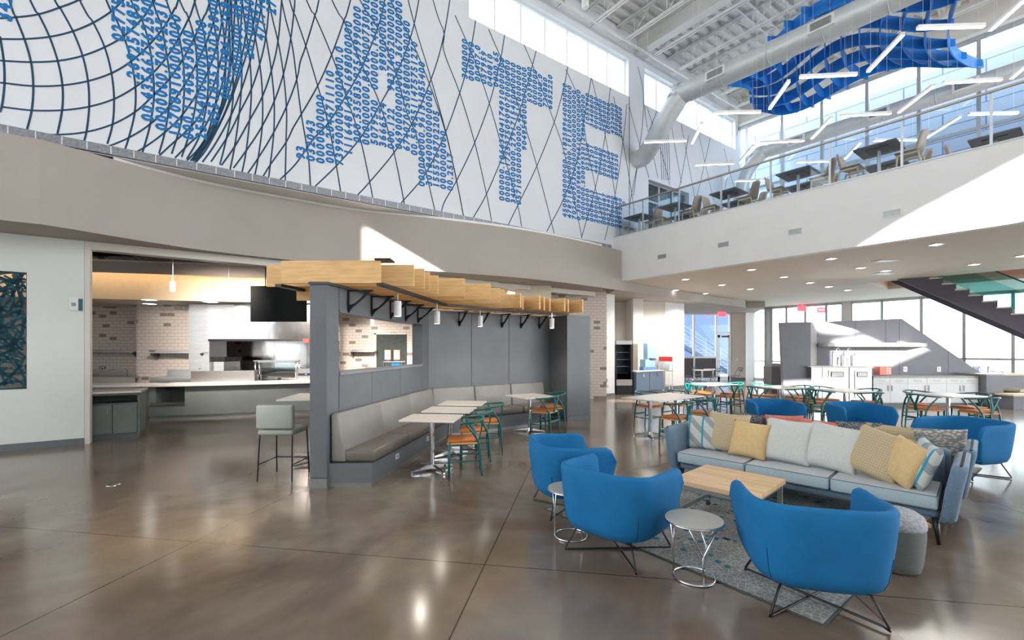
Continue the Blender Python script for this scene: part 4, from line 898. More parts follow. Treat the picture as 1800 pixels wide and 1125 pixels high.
# ---- barrel armchair
def armchair():
    t = thing('armchair', '', 'armchair')
    # back toward -y, open toward +y. plan path of a rounded U
    hw, dep = .43, .40; U = []
    pth = []
    n = 40
    for i in range(n+1):
        a = PI*i/n                      # from right arm (+x) round the back
        ca, sa = math.cos(a), -math.sin(a); e = .62
        pth.append((hw*math.copysign(abs(ca)**e, ca), -.02+ (dep)*math.copysign(abs(sa)**e, sa)))
    arm = [(hw, .34-.36*k/7) for k in range(7)]
    pth = arm+pth+[(-x, y) for x, y in arm[::-1]]
    m = len(pth); P = []
    # arc length
    S = [0]
    for i in range(1, m): S.append(S[-1]+math.hypot(pth[i][0]-pth[i-1][0], pth[i][1]-pth[i-1][1]))
    T = S[-1]
    for i, (x, y) in enumerate(pth):
        e = min(S[i], T-S[i]); rr = .14; k = 1 if e > rr else math.sqrt(max(0, 1-(1-e/rr)**2))
        zt = .74-(1-k)*.13; back = max(0, -y/dep); zt -= .02*(1-back)
        a = pth[max(0, i-1)]; b_ = pth[min(m-1, i+1)]; d = Vector((b_[0]-a[0], b_[1]-a[1])).normalized(); nn = Vector((-d.y, d.x))  # inward/outward
        if nn.dot(Vector((x, y-.0))) < 0 and True: nn = -nn
        thk = .062*(.55+.45*k); ring = []
        zb = .20+(1-k)*.05
        def at(off, sc, z): return ((x)*sc+nn.x*off, (y+.02)*sc-.02+nn.y*off, z)
        prof = [(-.0, .50, zb-.01), (0, .72, zb), (0, .84, zb+.03), (0, .895, zb+.09), (0, .925, zb+.18), (0, .96, .50), (0, .985, .62), (0, 1.0, zt-.03)]
        for off, sc, z in prof: ring.append(at(off, sc, min(z, zt-.03) if z > .4 else z))
        for q in (0.25, .5, .75): ang = PI*q; ring.append(at(-thk*(1-math.cos(ang))/2, 1.0, zt-.03+.03*math.sin(ang)))
        for z, sc in ((zt-.03, 1.0), (.6, .985), (.5, .96), (.36, .93)): ring.append(at(-thk, sc, min(z, zt-.03)))
        P.append(ring)
    mb = MB(); mb.grid(P); k = len(P[0]); mb.f.append(tuple(range(k))); mb.f.append(tuple((m-1)*k+j for j in range(k))[::-1])
    mb.f.append(tuple(i*k for i in range(m))[::-1])
    mb.build('shell', bluefab, t, smooth=True)
    sm = MB()
    poly = [(x*.86, (y+.02)*.86-.02) for x, y in pth]
    MB().prism([(p[0], min(p[1], .36)) for p in poly], .235, .40).build('seat_cushion', bluefab, t, smooth=True, bevel=.035)
    for ii in (7+9, m-1-16):
        x_, y_ = pth[ii]; sm.tube([(x_*sc, (y_+.02)*sc-.02, zz_) for zz_, sc in ((.23, .84), (.29, .896), (.38, .926), (.44, .945))], .003, 5)
    sm.build('seam', mat('dark_blue_thread', (.0, .05, .13), .8, noise=.1), t)
    f = .36; mb = MB()
    for sg_ in (1, -1):
        pts = [(-.23, -.24*sg_, .235), (-.32, -.31*sg_, .03), (-.325, -.315*sg_, .012), (-.30, -.29*sg_, .010), (.30, .29*sg_, .010), (.325, .315*sg_, .012), (.32, .31*sg_, .03), (.23, .24*sg_, .235)]
        if sg_ < 0: pts = [(x, y, z+(.014 if z < .02 and abs(x) < .31 else 0)) for x, y, z in pts]
        mb = MB(); mb.tube(pts, .0085, 8); mb.build('sled_base', blackm, t, smooth=True)
    return t
def arm(p, deg, lab): return place(PROTO, 'arm', armchair, p, math.radians(deg), lab, 'bright blue barrel armchairs')
arm((2.02, 3.10), -14, 'bright blue barrel armchair in the right foreground, its back to the camera')
arm((.90, 3.86), -42, 'bright blue barrel armchair in the left foreground, between the two round side tables')
arm((.62, 4.86), -78, 'bright blue barrel armchair farthest left, behind the small side table')
arm((4.85, 8.45), 172, 'bright blue barrel armchair behind the left half of the sofa, facing the camera')
arm((6.05, 7.95), 175, 'bright blue barrel armchair behind the middle of the sofa, facing the camera')
arm((6.15, 6.2), 100, 'bright blue barrel armchair at the far right, seen side on')
# ---- side tables
def sidetable():
    t = thing('side_table', '', 'side table'); h = .44; R = .205; rb = .145
    MB().lathe([(.001, h-.012), (R-.006, h-.012), (R, h-.004), (R-.002, h), (.001, h)], 48).build('tabletop', stop_, t)
    MB().tube([(R*math.cos(a), R*math.sin(a), h-.013) for a in [2*PI*k/40 for k in range(40)]], .006, 6, close=True).build('top_ring', chrome, t, smooth=True)
    MB().tube([(rb*math.cos(a), rb*math.sin(a), .009) for a in [2*PI*k/40 for k in range(40)]], .008, 8, close=True).build('base_ring', chrome, t, smooth=True)
    for k in range(3):
        a = 2*PI*k/3-PI/2; c, s_ = math.cos(a), math.sin(a)
        def pol(r, b_, z): return (r*math.cos(a+b_), r*math.sin(a+b_), z)
        MB().tube([pol(rb, 0, .01), pol(rb, 0, .21), pol(R-.02, .62, h-.015)], .007, 7).build('leg', chrome, t, smooth=True)
        MB().tube([pol(rb, 0, .21), pol(R-.02, -.62, h-.015)], .005, 7).build('strut', chrome, t, smooth=True)
    return t
place(PROTO, 'side', sidetable, (*fl(1220, 1015), 0), .05, 'small round greige side table with chrome wire base between the two front armchairs', 'round side tables')
place(PROTO, 'side', sidetable, (*fl(1003, 942), 0), .6, 'small round side table half hidden behind the left front armchair', 'round side tables')
# ---- coffee table
ctr = Vector((2.115, 4.45)); ang = math.radians(-47)
t_ = thing('coffee_table', 'square butcher block coffee table on a grey steel frame with casters', 'coffee table', (*ctr, 0), ang)
hw = .39; MB().box(-hw, hw, -hw, hw, .385, .43).build('tabletop', butcher, t_, bevel=.003)
for sx in (-1, 1):
    for sy in (-1, 1):
        MB().box(sx*.35-.02, sx*.35+.02, sy*.35-.02, sy*.35+.02, .085, .385).build('leg', graym, t_)
        cs = MB().tube([(sx*.35-.012, sy*.35, .032), (sx*.35+.012, sy*.35, .032)], .032, 16).build('caster', blackm, t_); MB().box(sx*.35-.018, sx*.35+.018, sy*.35-.012, sy*.35+.012, .03, .085).build('caster_fork', chrome, cs)
mb = MB()
for s_ in (-1, 1): mb.box(-.33, .33, s_*.35-.015, s_*.35+.015, .10, .14); mb.box(s_*.35-.015, s_*.35+.015, -.33, .33, .10, .14); mb.box(-.33, .33, s_*.35-.012, s_*.35+.012, .345, .384); mb.box(s_*.35-.012, s_*.35+.012, -.33, .33, .345, .384)
mb.build('frame_rail', graym, t_)
# ---- pouf
pp = Vector((2.99, 3.60)); t_ = thing('pouf', 'rounded grey felt pouf with heather top beside the right front armchair', 'pouf', (*pp, 0), .4)
def poufgrid(prof):
    P = []
    for r, z in prof: r *= 1.05; P.append([((r*(1+.06*math.cos(3*a)))*math.cos(a), (r*(1+.06*math.cos(3*a)))*math.sin(a), z) for a in [2*PI*k/36 for k in range(37)]])
    return MB().grid(P)
poufgrid([(.01, .0), (.17, .0), (.19, .012), (.20, .06), (.212, .16), (.22, .26), (.218, .33)]).build('side_cover', poufside, t_, smooth=True)
poufgrid([(.218, .33), (.224, .335), (.224, .36), (.212, .395), (.18, .418), (.10, .430), (.005, .433)]).build('top_cover', pouftop, t_, smooth=True)
MB().box(-.03, .03, -.008, .008, -.012, .012).build('leather_tag', mat('tan_leather', (.62, .30, .12), .5, noise=.1), t_, loc=(.155, -.175, .345), rot=(0, 0, .75))
# ---- rug
G = Vector((1.91, 2.79)); u = Vector((.79, .61)).normalized(); v = Vector((-u.y, u.x))
rg = thing('rug', 'large grey patterned carpet with scattered blue and teal dots under the lounge seating', 'rug')
q = [G, G+u*6.0, G+u*6.0+v*2.55, G+v*2.55]; MB().prism(q, 0, .008).build('carpet', rugm, rg)
mb = MB(); mb2 = MB(); rnd = random.Random(5)
for k in range(900):
    a = rnd.uniform(.25, 5.8); b_ = rnd.uniform(.15, 2.4)
    if abs(b_-(1.15+.15*math.sin(a*1.3))) > .6*rnd.random(): continue
    c = G+u*a+v*b_; r = rnd.uniform(.016, .032); tgt = mb if rnd.random() < .55 else mb2
    tgt.prism([(c.x+r*math.cos(2*PI*j/6), c.y+r*math.sin(2*PI*j/6)) for j in range(6)], .008, .0092)
for q_ in (mb.build('dot_pattern', mat('rug_blue', (.01, .14, .26), .9, noise=.1), rg), mb2.build('dot_pattern', mat('rug_teal', (.01, .22, .22), .9, noise=.1), rg)): q_['kind'] = 'stuff'
mb = MB(); qq = q+[q[0]]
for a, b_ in zip(qq, qq[1:]): mb.seg(a, b_, .012, .001, .009)
mb.build('binding', mat('rug_binding', (.07, .08, .08), .9, noise=.1), rg)
# ---- sofas
def sofa(L=2.36, left_open=False):
    t = thing('sofa', '', 'sofa'); n = 3; w = L/n
    MB().box(0, L, .05, .80, .215, .30).build('base_frame', slatefab, t, smooth=True, bevel=.035)
    for k in range(n):
        c = MB().box(k*w+.006, (k+1)*w-.006, -.02, .60, .305, .425).build('seat_cushion', seatside, t, smooth=True, bevel=.02)
        MB().box(k*w+.016, (k+1)*w-.016, -.010, .59, .4235, .430).build('cushion_top', seatfab, c, smooth=False, bevel=.003)
        z = .424; pts = [(k*w+.012, -.014, z), ((k+1)*w-.012, -.014, z), ((k+1)*w-.012, .59, z), (k*w+.012, .59, z)]; MB().tube(pts, .0035, 5, close=True).build('piping', piping, c)
    # back, leaning
    vs = [(0, .62, .30), (L, .62, .30), (L, .78, .28), (0, .78, .28), (0, .70, .70), (L, .70, .70), (L, .84, .70), (0, .84, .70)]
    MB().add(vs, [(0, 3, 2, 1), (4, 5, 6, 7), (0, 1, 5, 4), (1, 2, 6, 5), (2, 3, 7, 6), (3, 0, 4, 7)]).build('backrest', slatefab, t, smooth=True, bevel=.045)
    for sx in (0, 1):
        P = []
        for z, o0, ins in ((.20, .02, .05), (.24, -.01, .01), (.32, -.02, 0), (.5, -.045, 0), (.66, -.075, 0), (.70, -.085, .02), (.715, -.09, .06)):
            ring = []; x0 = o0; x1 = o0-.10; y0, y1 = -.03+ins+.0*z, .84-ins; r = .045
            xa, xb = x0-ins*.35, x1+ins*.35
            for cx, cy, a0_ in ((xa-r*.9, y1-r, 0), (xb+r*.9, y1-r, PI/2), (xb+r*.9, y0+r, PI), (xa-r*.9, y0+r, 3*PI/2)):
                for j in range(5): a = a0_+j*PI/8; ring.append((cx+r*math.cos(a), cy+r*math.sin(a), z))
            P.append(ring+[ring[0]])
        if sx: P = [[(L-x, y, z) for x, y, z in r_] for r_ in P]
        mb = MB().grid(P); k = len(P[0]); mb.f.append(tuple(range(k-1))); mb.f.append(tuple((len(P)-1)*k+j for j in range(k-1))); mb.build('armrest', slatefab, t, smooth=True)
    for x in (.03, L-.03):
        for y in (.08, .72): MB().tube([(x, y, .22), (x+(.03 if x > 1 else -.03), y+(-.03 if y < .4 else .03), 0)], [.026, .014], 8).build('leg', blackm, t, smooth=True)
    return t
e1 = Vector((.69, -.72)).normalized(); e2 = Vector((-e1.y, e1.x)); S0 = Vector((2.04, 5.62)); sa = math.atan2(e1.y, e1.x)
place(PROTO, 'sofa', sofa, (*S0, 0), sa, 'long slate blue sofa with pale grey seat cushions facing the coffee table', 'back-to-back sofas')
S1 = S0+e1*2.40+e2*1.72; place(PROTO, 'sofa', sofa, (*S1, 0), sa+PI, 'slate blue sofa standing back to back behind the front sofa', 'back-to-back sofas')
def pillow(w, h, th_, m, lab, pos, lean, yaw, roll=0, name='cushion'):
    P = []; n = 18
    for i in range(n+1):
        row = []
        for j in range(n+1):
            a = -1+2*i/n; b_ = -1+2*j/n; k = 1-.07*(1-a*a)*0
            x = a*w/2*(1-.075*(1-abs(b_)**2)*abs(a)**4*1.0); z = b_*h/2*(1-.075*(1-abs(a)**2)*abs(b_)**4)
            t = th_/2*((1-a**4)**.55)*((1-b_**4)**.55)*(1+.05*math.sin(5*a+3*b_)); row.append((x, t, z))
        P.append(row)
    mb = MB().grid(P); mb.grid([[(x, -y, z) for x, y, z in r_] for r_ in P])
    o = mb.build(name, m, smooth=True)
    bm = bmesh.new(); bm.from_mesh(o.data); bmesh.ops.remove_doubles(bm, verts=bm.verts, dist=.0005); bmesh.ops.recalc_face_normals(bm, faces=bm.faces); bm.to_mesh(o.data); bm.free()
    o.matrix_world = Matrix.Translation(pos) @ Matrix.Rotation(yaw, 4, 'Z') @ Matrix.Rotation(lean, 4, 'X') @ Matrix.Rotation(roll, 4, 'Y')
    return tag(o, lab, 'cushion', 'cushions on the front sofa')
def sp(x, y, z): p = S0+e1*x+e2*y; return (p.x, p.y, z)
R = math.radians
pillow(.42, .44, .13, stripep, 'grey and blue striped cushion at the left end of the sofa', sp(.15, .42, .635), R(-16), sa+R(6), R(-2))
pillow(.50, .50, .15, plaid, 'large tan plaid cushion left on the sofa, behind the mustard one', sp(.42, .46, .665), R(-18), sa+R(3), R(2))
pillow(.42, .43, .16, yellowf, 'mustard cushion leaning on the left plaid cushion', sp(.72, .33, .635), R(-20), sa-R(2), R(3))
pillow(.50, .50, .17, lightf, 'light grey linen cushion in the middle of the sofa, left of its twin', sp(1.10, .40, .665), R(-20), sa-R(2), R(2))
pillow(.50, .50, .17, lightf, 'light grey linen cushion right of its twin, touching the tilted plaid one', sp(1.52, .40, .66), R(-22), sa-R(4), R(6))
pillow(.50, .50, .17, plaid, 'tan plaid cushion tilted onto its corner, right part of the sofa', sp(1.90, .36, .66), R(-26), sa-R(12), R(14))
pillow(.43, .43, .16, yellowf, 'mustard cushion wedged between the tilted plaid and the striped cushion', sp(2.10, .26, .64), R(-24), sa-R(42), R(12))
pillow(.44, .44, .13, stripep, 'grey and blue striped cushion against the right arm of the sofa', sp(2.23, .27, .645), R(-18), sa-R(66), R(8))
def sq(x, z): p = S0+e1*x+e2*1.22; return (p.x, p.y, z)
G2 = 'cushions on the rear sofa'
for x, m, lab, w, dz, rl in ((.42, tweed, 'black and white tweed cushion peeking over the sofa back behind the mustard one', .44, .0, 3), (.86, coral, 'coral knitted cushion on the rear sofa, behind the left light grey one', .46, .02, -4), (1.22, coral, 'coral knitted cushion on the rear sofa, nearer the tilted plaid one', .48, .0, 3),
    (1.62, tweed, 'grey tweed cushion on the rear sofa beside the right coral one', .46, .02, -3), (1.92, plaid, 'tan plaid cushion lying along the top of the rear sofa', .50, .02, 2), (2.28, knit, 'chunky white knitted cushion over the right end of the rear sofa', .50, .03, -4)):
    o = pillow(w, .44, .14, m, lab, sq(x, .63+dz), R(18), sa, R(rl)); o['group'] = G2
# ================================================================ RIGHT AND REAR OF THE HALL
# white column, alcove
struct('wall_column_left', MB().prism([(X(1059, 15.9), 15.9), (X(1081, 16.2), 16.25), (X(1081, 16.2)-.1, 16.9), (X(1059, 15.9)-.1, 16.7)], 0, 3.7), white)
struct('baseboard_column', MB().prism([(X(1059, 15.9)-.01, 15.885), (X(1081, 16.2)+.015, 16.24), (X(1081, 16.2)+.01, 16.4), (X(1059, 15.9)-.01, 16.1)], 0, .12), basem)
wa = Vector((6.2, 18.75)); wb = Vector((7.36, 19.45))
struct('wall_alcove_back', MB().box(3.2, 6.3, 18.7, 18.9, 0, 3.7), beige)
struct('wall_pier', MB().box(X(1113, 17.6), X(1131, 17.6), 17.6, 18.7, 0, 3.7), white)
struct('wall_alcove_end', MB().prism([wa, wb, wb+Vector((-.12, .2)), wa+Vector((-.1, .2))], 0, 3.7), white)
struct('wall_hall_side', MB().prism([wb+Vector((-.16, 0)), wb+Vector((.0, 0)), (9.2, 24.7), (9.0, 24.7)], 0, 3.7), beige)
struct('baseboard_alcove', MB().prism([wa+Vector((.01, -.02)), wb+Vector((.01, -.02)), wb+Vector((0, 0)), wa], 0, .14), basem)
t_ = thing('wall_outlet', 'dark outlet low on the white column beside the grey booth block', 'outlet', (X(1066, 15.9), 16.0, Z(668, 16.0))); MB().box(-.05, .05, -.03, .0, -.07, .05).build('plate', graym, t_)
t_ = thing('wall_outlet', 'small white outlet beneath the dark one on the white column', 'outlet', (X(1068, 15.95), 16.02, Z(679, 16.0))); MB().box(-.04, .04, -.03, .0, -.06, .06).build('plate', paper, t_)
t_ = thing('security_camera', 'small white camera bracket on the edge of the white column', 'camera', (X(1059, 15.9), 15.87, Z(591, 15.9))); MB().box(-.08, .02, -.05, .01, -.06, .06).build('housing', paper, t_, bevel=.01); MB().tube([(.0, -.03, -.03), (.16, -.06, -.04)], .025).build('arm', paper, t_)
# open fridge
Yf = 16.85; fx0, fx1 = X(1083.5, Yf), X(1111, Yf)
t_ = thing('open_cooler', 'tall open-front drinks cooler with dark interior and shelves in the alcove', 'fridge', (fx0, Yf, 0)); w = fx1-fx0
MB().box(0, w, 0, .75, 0, .34).build('base', blackm, t_); MB().box(0, w, -.02, .1, .34, .56).build('front_sill', steel, t_); MB().box(0, w, .0, .75, 1.86, 2.0).build('canopy', steel, t_); MB().box(0, w, .7, .75, .34, 1.86).build('back_panel', blackp, t_)
for x in (0, w-.03): MB().add([(x, 0, .34), (x+.03, 0, .34), (x+.03, .75, .34), (x, .75, .34), (x, .12, 1.86), (x+.03, .12, 1.86), (x+.03, .75, 1.86), (x, .75, 1.86)], [(0, 3, 2, 1), (4, 5, 6, 7), (0, 1, 5, 4), (1, 2, 6, 5), (2, 3, 7, 6), (3, 0, 4, 7)]).build('side_panel', blackp, t_)
for z in (.75, 1.02, 1.28, 1.55): MB().box(.03, w-.03, .3, .72, z, z+.02).build('shelf', bluefr, t_)
MB().box(.03, w-.03, .12, .14, .56, .78).build('front_glass', darkglass, t_)
# blue-grey base cabinets
ca = Vector((4.60, 16.85)); cb = Vector((5.95, 17.85)); cd = (cb-ca); Lc = cd.length
t_ = thing('alcove_counter', 'slate blue base cabinet with pale top in the alcove', 'cabinet', (*ca, 0), math.atan2(cd.y, cd.x))
cabm = mat('slate_blue_laminate', (.13, .18, .27), .4, noise=.05)
MB().box(0, .35, .02, .25, .1, .83).box(.35, Lc, .02, .6, .1, .83).build('body', cabm, t_); MB().box(.0, Lc, .06, .24, 0, .1).build('kick', cabm, t_); MB().box(-.03, .35, -.03, .25, .83, .87).box(.35, Lc, -.03, .62, .83, .87).build('countertop', stone, t_)
for k, (a, b_) in enumerate(((0.01, .88), (.9, Lc-.01))):
    dr = MB().box(a*.88, b_*.88, 0, .02, .12, .82).build('door', cabm, t_, bevel=.003)
    for hx in ((.42,) if k == 0 else ((a+b_)/2-.05, (a+b_)/2+.05)): MB().box(hx-.012, hx+.012, -.02, 0, .64, .76).build('handle', chrome, dr)
t_ = thing('ice_dispenser', 'pale blue ice and drinks dispenser on the alcove counter', 'dispenser', (5.15, 17.5, .87), math.atan2(cd.y, cd.x))
MB().box(-.12, .72, .02, .55, .0, .12).build('drip_base', bluefr, t_); MB().box(.1, .72, 0, .55, .45, 1.05).build('ice_bin', mat('pale_blue_steel', (.35, .55, .75), .3, .3, noise=.04), t_, bevel=.015); MB().box(-.1, .5, -.05, .5, .12, .42).build('nozzle_head', mat('pale_blue_steel', (.35, .55, .75)), t_, bevel=.01)
MB().box(.2, .5, -.08, 0, .38, .45).build('spout', blackp, t_); MB().box(-.45, .08, .25, .6, .0, 1.02).build('side_cabinet', mat('brown_grey_panel', (.25, .21, .17), .5, noise=.05), t_)
t_ = thing('condiment_cart', 'small wheeled steel cart with a red box on top beside the ice dispenser', 'cart', (X(1172, 18.0), 18.0, 0))
for sx in (-.2, .22):
    for sy in (0, .35): MB().tube([(sx, sy, .06), (sx, sy, 1.2)], .014).build('post', chrome, t_); MB().tube([(sx-.01, sy, .04), (sx+.01, sy, .04)], .04, 10).build('caster', blackm, t_)
for z in (.25, .82, 1.2): MB().box(-.22, .24, -.02, .37, z-.015, z+.015).build('shelf', steel, t_)
MB().box(-.15, .1, .05, .25, .84, 1.1).build('machine', chrome, t_); MB().box(-.2, .22, 0, .35, 1.22, 1.38).build('red_box', redm, t_)
# hallway storefront with outside stair
Ys = 24.7
fr = MB(); xs = [X(p, Ys) for p in (1196, 1219.5, 1259, 1262, 1284)]
zt = 3.62
for x in (xs[0], xs[1], xs[2], X(1283, Ys)): fr.box(x-.05, x+.05, Ys-.06, Ys+.06, 0, zt)
for z in (.08, Z(628, Ys)): fr.box(xs[0], xs[2], Ys-.055, Ys+.055, z-.05, z+.05)
fr.box(xs[0], xs[4], Ys-.055, Ys+.055, zt-.09, zt); fr.box(xs[2], xs[4], Ys-.055, Ys+.055, Z(585, Ys)-.05, Z(585, Ys)+.05)
o = struct('window_4', fr, alum); MB().box(xs[0], xs[4], Ys-.005, Ys+.005, Z(628, Ys), zt-.05).build('pane', glassb, o); MB().box(xs[0], xs[2], Ys-.02, Ys+.02, .1, Z(628, Ys)-.03).build('spandrel_panel', mat('dark_brown_panel', (.10, .085, .09), .5, noise=.05), o)
dr = MB(); a, b_ = xs[2]+.06, xs[4]-.05; dr.box(a, a+.13, Ys-.03, Ys+.03, 0, 2.45); dr.box(b_-.1, b_, Ys-.03, Ys+.03, 0, 2.45); dr.box(a, b_, Ys-.03, Ys+.03, 2.3, 2.45); dr.box(a, b_, Ys-.03, Ys+.03, 0, .2)
o = struct('door_3', dr, alum); MB().box(a+.1, b_-.1, Ys-.004, Ys+.004, .2, 2.3).build('pane', glassb, o); MB().box(a, b_, Ys-.08, Ys-.04, 1.0, 1.05).build('push_bar', alum, o); MB().box(b_-.4, b_-.1, Ys-.1, Ys-.03, 2.32, 2.4).build('door_closer', blackm, o)
struct('wall_hall_end', MB().prism([(xs[4], Ys-.1), (X(1311, 24.2), 24.2), (X(1311, 24.2), 24.6), (xs[4], Ys+.1)], 0, 3.7), beige)
struct('baseboard_hall_end', MB().prism([(xs[4], Ys-.13), (X(1311, 24.2), 24.17), (X(1311, 24.2), 24.2), (xs[4], Ys-.1)], 0, .16), basem)
struct('wall_column_far', MB().prism([(X(1311, 24.15), 24.15), (X(1324, 24.5), 24.5), (X(1324, 24.5), 25.2), (X(1311, 24.15), 25.2)], 0, 3.95), white)
t_ = thing('wall_outlet', 'tiny outlet on the beige wall between the hallway door and far column', 'outlet', (X(1296, 24.45), 24.42, Z(632, 24.4))); MB().box(-.06, .06, -.01, .04, -.08, .08).build('plate', paper, t_)
def exitsign(x, y, z, lab):
    t = thing('exit_sign', lab, 'exit sign', (x, y, z)); MB().box(-.2, .2, -.03, .03, -.14, .14).build('housing', exitm, t); MB().box(-.02, .02, -.02, .02, .14, .22).build('bracket', alum, t)
    cu = D.curves.new('exit', 'FONT'); cu.body = 'EXIT'; cu.size = .17; cu.align_x = 'CENTER'; cu.align_y = 'CENTER'; cu.extrude = .001; o = D.objects.new('lettering', cu); C.objects.link(o); o.parent = t; o.location = (0, -.033, 0); o.rotation_euler = (PI/2, 0, 0); cu.materials.append(paper); bpy.context.view_layer.update(); me = D.meshes.new_from_object(o.evaluated_get(bpy.context.evaluated_depsgraph_get())); o2 = D.objects.new('sign_lettering', me); C.objects.link(o2); o2.parent = t; o2.location = o.location; o2.rotation_euler = o.rotation_euler; D.objects.remove(o)
exitsign(X(1269, 23.9), 23.9, Z(551.5, 23.9), 'red exit sign above the hallway glass door')
exitsign(X(1409.5, 22.5), 22.5, Z(542, 22.5), 'red exit sign above the tall slate panel, left of the pair'); exitsign(X(1443.5, 23.2), 23.2, Z(545, 23.2), 'red exit sign above the tall slate panel, right of the pair')
# exterior stair and render wall
struct('wall_outside', MB().box(8, 14.5, 30.5, 30.8, 0, 7), frost)
es = thing('outdoor_stair', 'white outdoor staircase with handrails beyond the hallway glass', 'staircase', (0, 28, 0)); ya = 0
x0, z0 = 9.2, 3.0; nst = 15; run = .30; rise = .19
mb = MB(); mb2 = MB()
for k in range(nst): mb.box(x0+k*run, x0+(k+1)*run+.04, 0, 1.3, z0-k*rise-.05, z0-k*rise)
stw = mat('darkened_white_paint', (.36, .40, .48), .6, noise=.04); mb.build('tread', stw, es)  # white darkened evenly so the stair does not wash out
mb2.add([(x0-.3, -.03, z0-.05), (x0-.3, -.03, z0-.4), (x0+nst*run, -.03, z0-nst*rise-.3), (x0+nst*run, -.03, z0-nst*rise), (x0-.3, .02, z0-.05), (x0-.3, .02, z0-.4), (x0+nst*run, .02, z0-nst*rise-.3), (x0+nst*run, .02, z0-nst*rise)], [(0, 1, 2, 3), (7, 6, 5, 4), (0, 3, 7, 4), (1, 5, 6, 2), (0, 4, 5, 1), (3, 2, 6, 7)]); mb2.build('stringer', mat('petrol_stringer', (.04, .08, .14), .5, noise=.05), es)
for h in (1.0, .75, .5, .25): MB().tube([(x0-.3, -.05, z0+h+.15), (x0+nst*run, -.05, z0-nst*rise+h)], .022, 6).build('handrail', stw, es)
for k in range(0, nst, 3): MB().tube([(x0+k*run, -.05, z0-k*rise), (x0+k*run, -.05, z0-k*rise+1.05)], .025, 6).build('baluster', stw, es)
# big glass facade, s = 13.75
SF = 13.75
fr = MB()
def fac_t(px):
    k = (px-CX)/F; P0 = O+A*SF; t = (k*P0.y-P0.x)/(B.x-k*B.y); return t
def hbar(t0, t1, z0, z1, s0=SF-.06, s1=SF+.06): hb(fr, s0, s1, t0, t1, z0, z1)
px_m = (1326, 1346, 1357, 1383, 1416, 1453, 1482, 1497, 1551, 1620, 1695, 1781, 1880, 1990)
for p in px_m: t = fac_t(p); hbar(t-.05, t+.05, 0, 3.93)
ta, tb = fac_t(1324), fac_t(2100)
for z in (.06, 3.87): hbar(ta, tb, z-.06, z+.06)
hbar(ta, fac_t(1383), 1.0, 1.06); hbar(fac_t(1620), tb, 1.25, 1.33)
tt0, tt1 = fac_t(1346), fac_t(1357); hbar(tt0, tt1, 0, 3.93)
o = struct('window_5', fr, alum); hb(MB(), SF-.005, SF+.005, ta, tb, .1, 3.85).build('pane', glass, o)
# mullion zone pier
struct('wall_pier_facade', hb(MB(), SF-.1, SF+.1, fac_t(1482), fac_t(1496), 0, 3.93), white)
# beverage station
Yp = 14.1
sv = thing('beverage_station', 'slate grey beverage station with a tall panel sloping down to the right', 'partition')
def xz(pts, Y0, Y1): # prism in the x-z plane
    n_ = len(pts); mb = MB(); vs = [(x, Y0, z) for x, z in pts]+[(x, Y1, z) for x, z in pts]
    return mb.add(vs, [tuple(range(n_)), tuple(range(n_, 2*n_))[::-1]]+[(i, i+n_, (i+1) % n_+n_, (i+1) % n_) for i in range(n_)])
pts = [(X(1437, Yp), 0), (X(1437, Yp), Z(566, Yp)), (X(1585, Yp), Z(560, Yp)), (X(1726, Yp), Z(657, Yp)), (X(1726, Yp), 0)]
xz(pts, Yp, Yp+.2).build('back_panel', station, sv)
mb = MB()
for px in (1504, 1557, 1581, 1667):
    zt_ = Z(563, Yp) if px < 1585 else Z(560+(px-1585)*.69, Yp); mb.box(X(px, Yp)-.004, X(px, Yp)+.004, Yp-.003, Yp, .9, zt_)
mb.build('panel_joint', blackm, sv)
xz([(X(1379, 13.5), 0), (X(1372.5, 13.5), Z(567, 13.5)), (X(1425, 13.5), Z(566, 13.5)), (X(1425, 13.5), 0)], 13.5, 13.62).build('end_panel', station, sv)
MB().prism([(X(1425, 13.55), 13.55), (X(1437.5, Yp), Yp+.02), (X(1437.5, Yp)-.06, Yp+.04), (X(1425, 13.55)-.06, 13.6)], 0, Z(566, 13.55)).build('return_panel', mat('pale_return', (.36, .35, .36), .5, noise=.04), sv)
xs0, xs1 = X(1438, Yp), X(1627, 13.75)
MB().prism([(xs0, Yp), (xs0, 13.65), (X(1608, 13.65), 13.65), (X(1630, Yp), Yp)], Z(609, 13.7), Z(603, 13.7)).build('shelf', mat('pale_shelf', (.55, .54, .54), .4, noise=.03), sv)
for px in (1591, 1650):
    t_ = thing('wall_outlet', f'white outlet on the slate station panel, the {"left" if px < 1600 else "right"} one', 'outlet', (X(px, Yp), Yp, Z(649, Yp))); MB().box(-.06, .06, -.012, .0, -.08, .08).build('plate', paper, t_); MB().box(-.02, .02, -.014, -.012, -.04, .04).build('socket', graym, t_)
# steel waste units
Yu = 13.35
def unit(px0, px1, lab, slot=True, dp=.7):
    x0, x1 = X(px0, Yu), X(px1, Yu); w = x1-x0; t = thing('steel_waste_unit', lab, 'waste unit', (x0, Yu, 0)); h = Z(646, Yu)
    MB().box(0.004, w-.004, 0, dp, .1, h).build('body', steel, t, bevel=.008); MB().box(.02, w-.02, .04, dp, 0, .1).build('kick', basem, t)
    if slot:
        f_ = MB().box(w*.22, w*.85, -.02, 0, .25, h-.08).build('door', steel, t, bevel=.02); MB().box(w*.3, w*.78, -.03, -.02, h-.28, h-.12).build('slot_frame', blackm, f_); MB().box(w*.33, w*.75, -.032, -.03, h-.26, h-.14).build('slot_flap', paper, f_)
    return t
unit(1426, 1445, 'narrow plain steel cabinet at the left end of the station', False, .18); unit(1445.5, 1492, 'steel waste unit with white slot, left of the two', True, .36); unit(1493, 1533, 'steel waste unit with white slot, beside the white cabinets')
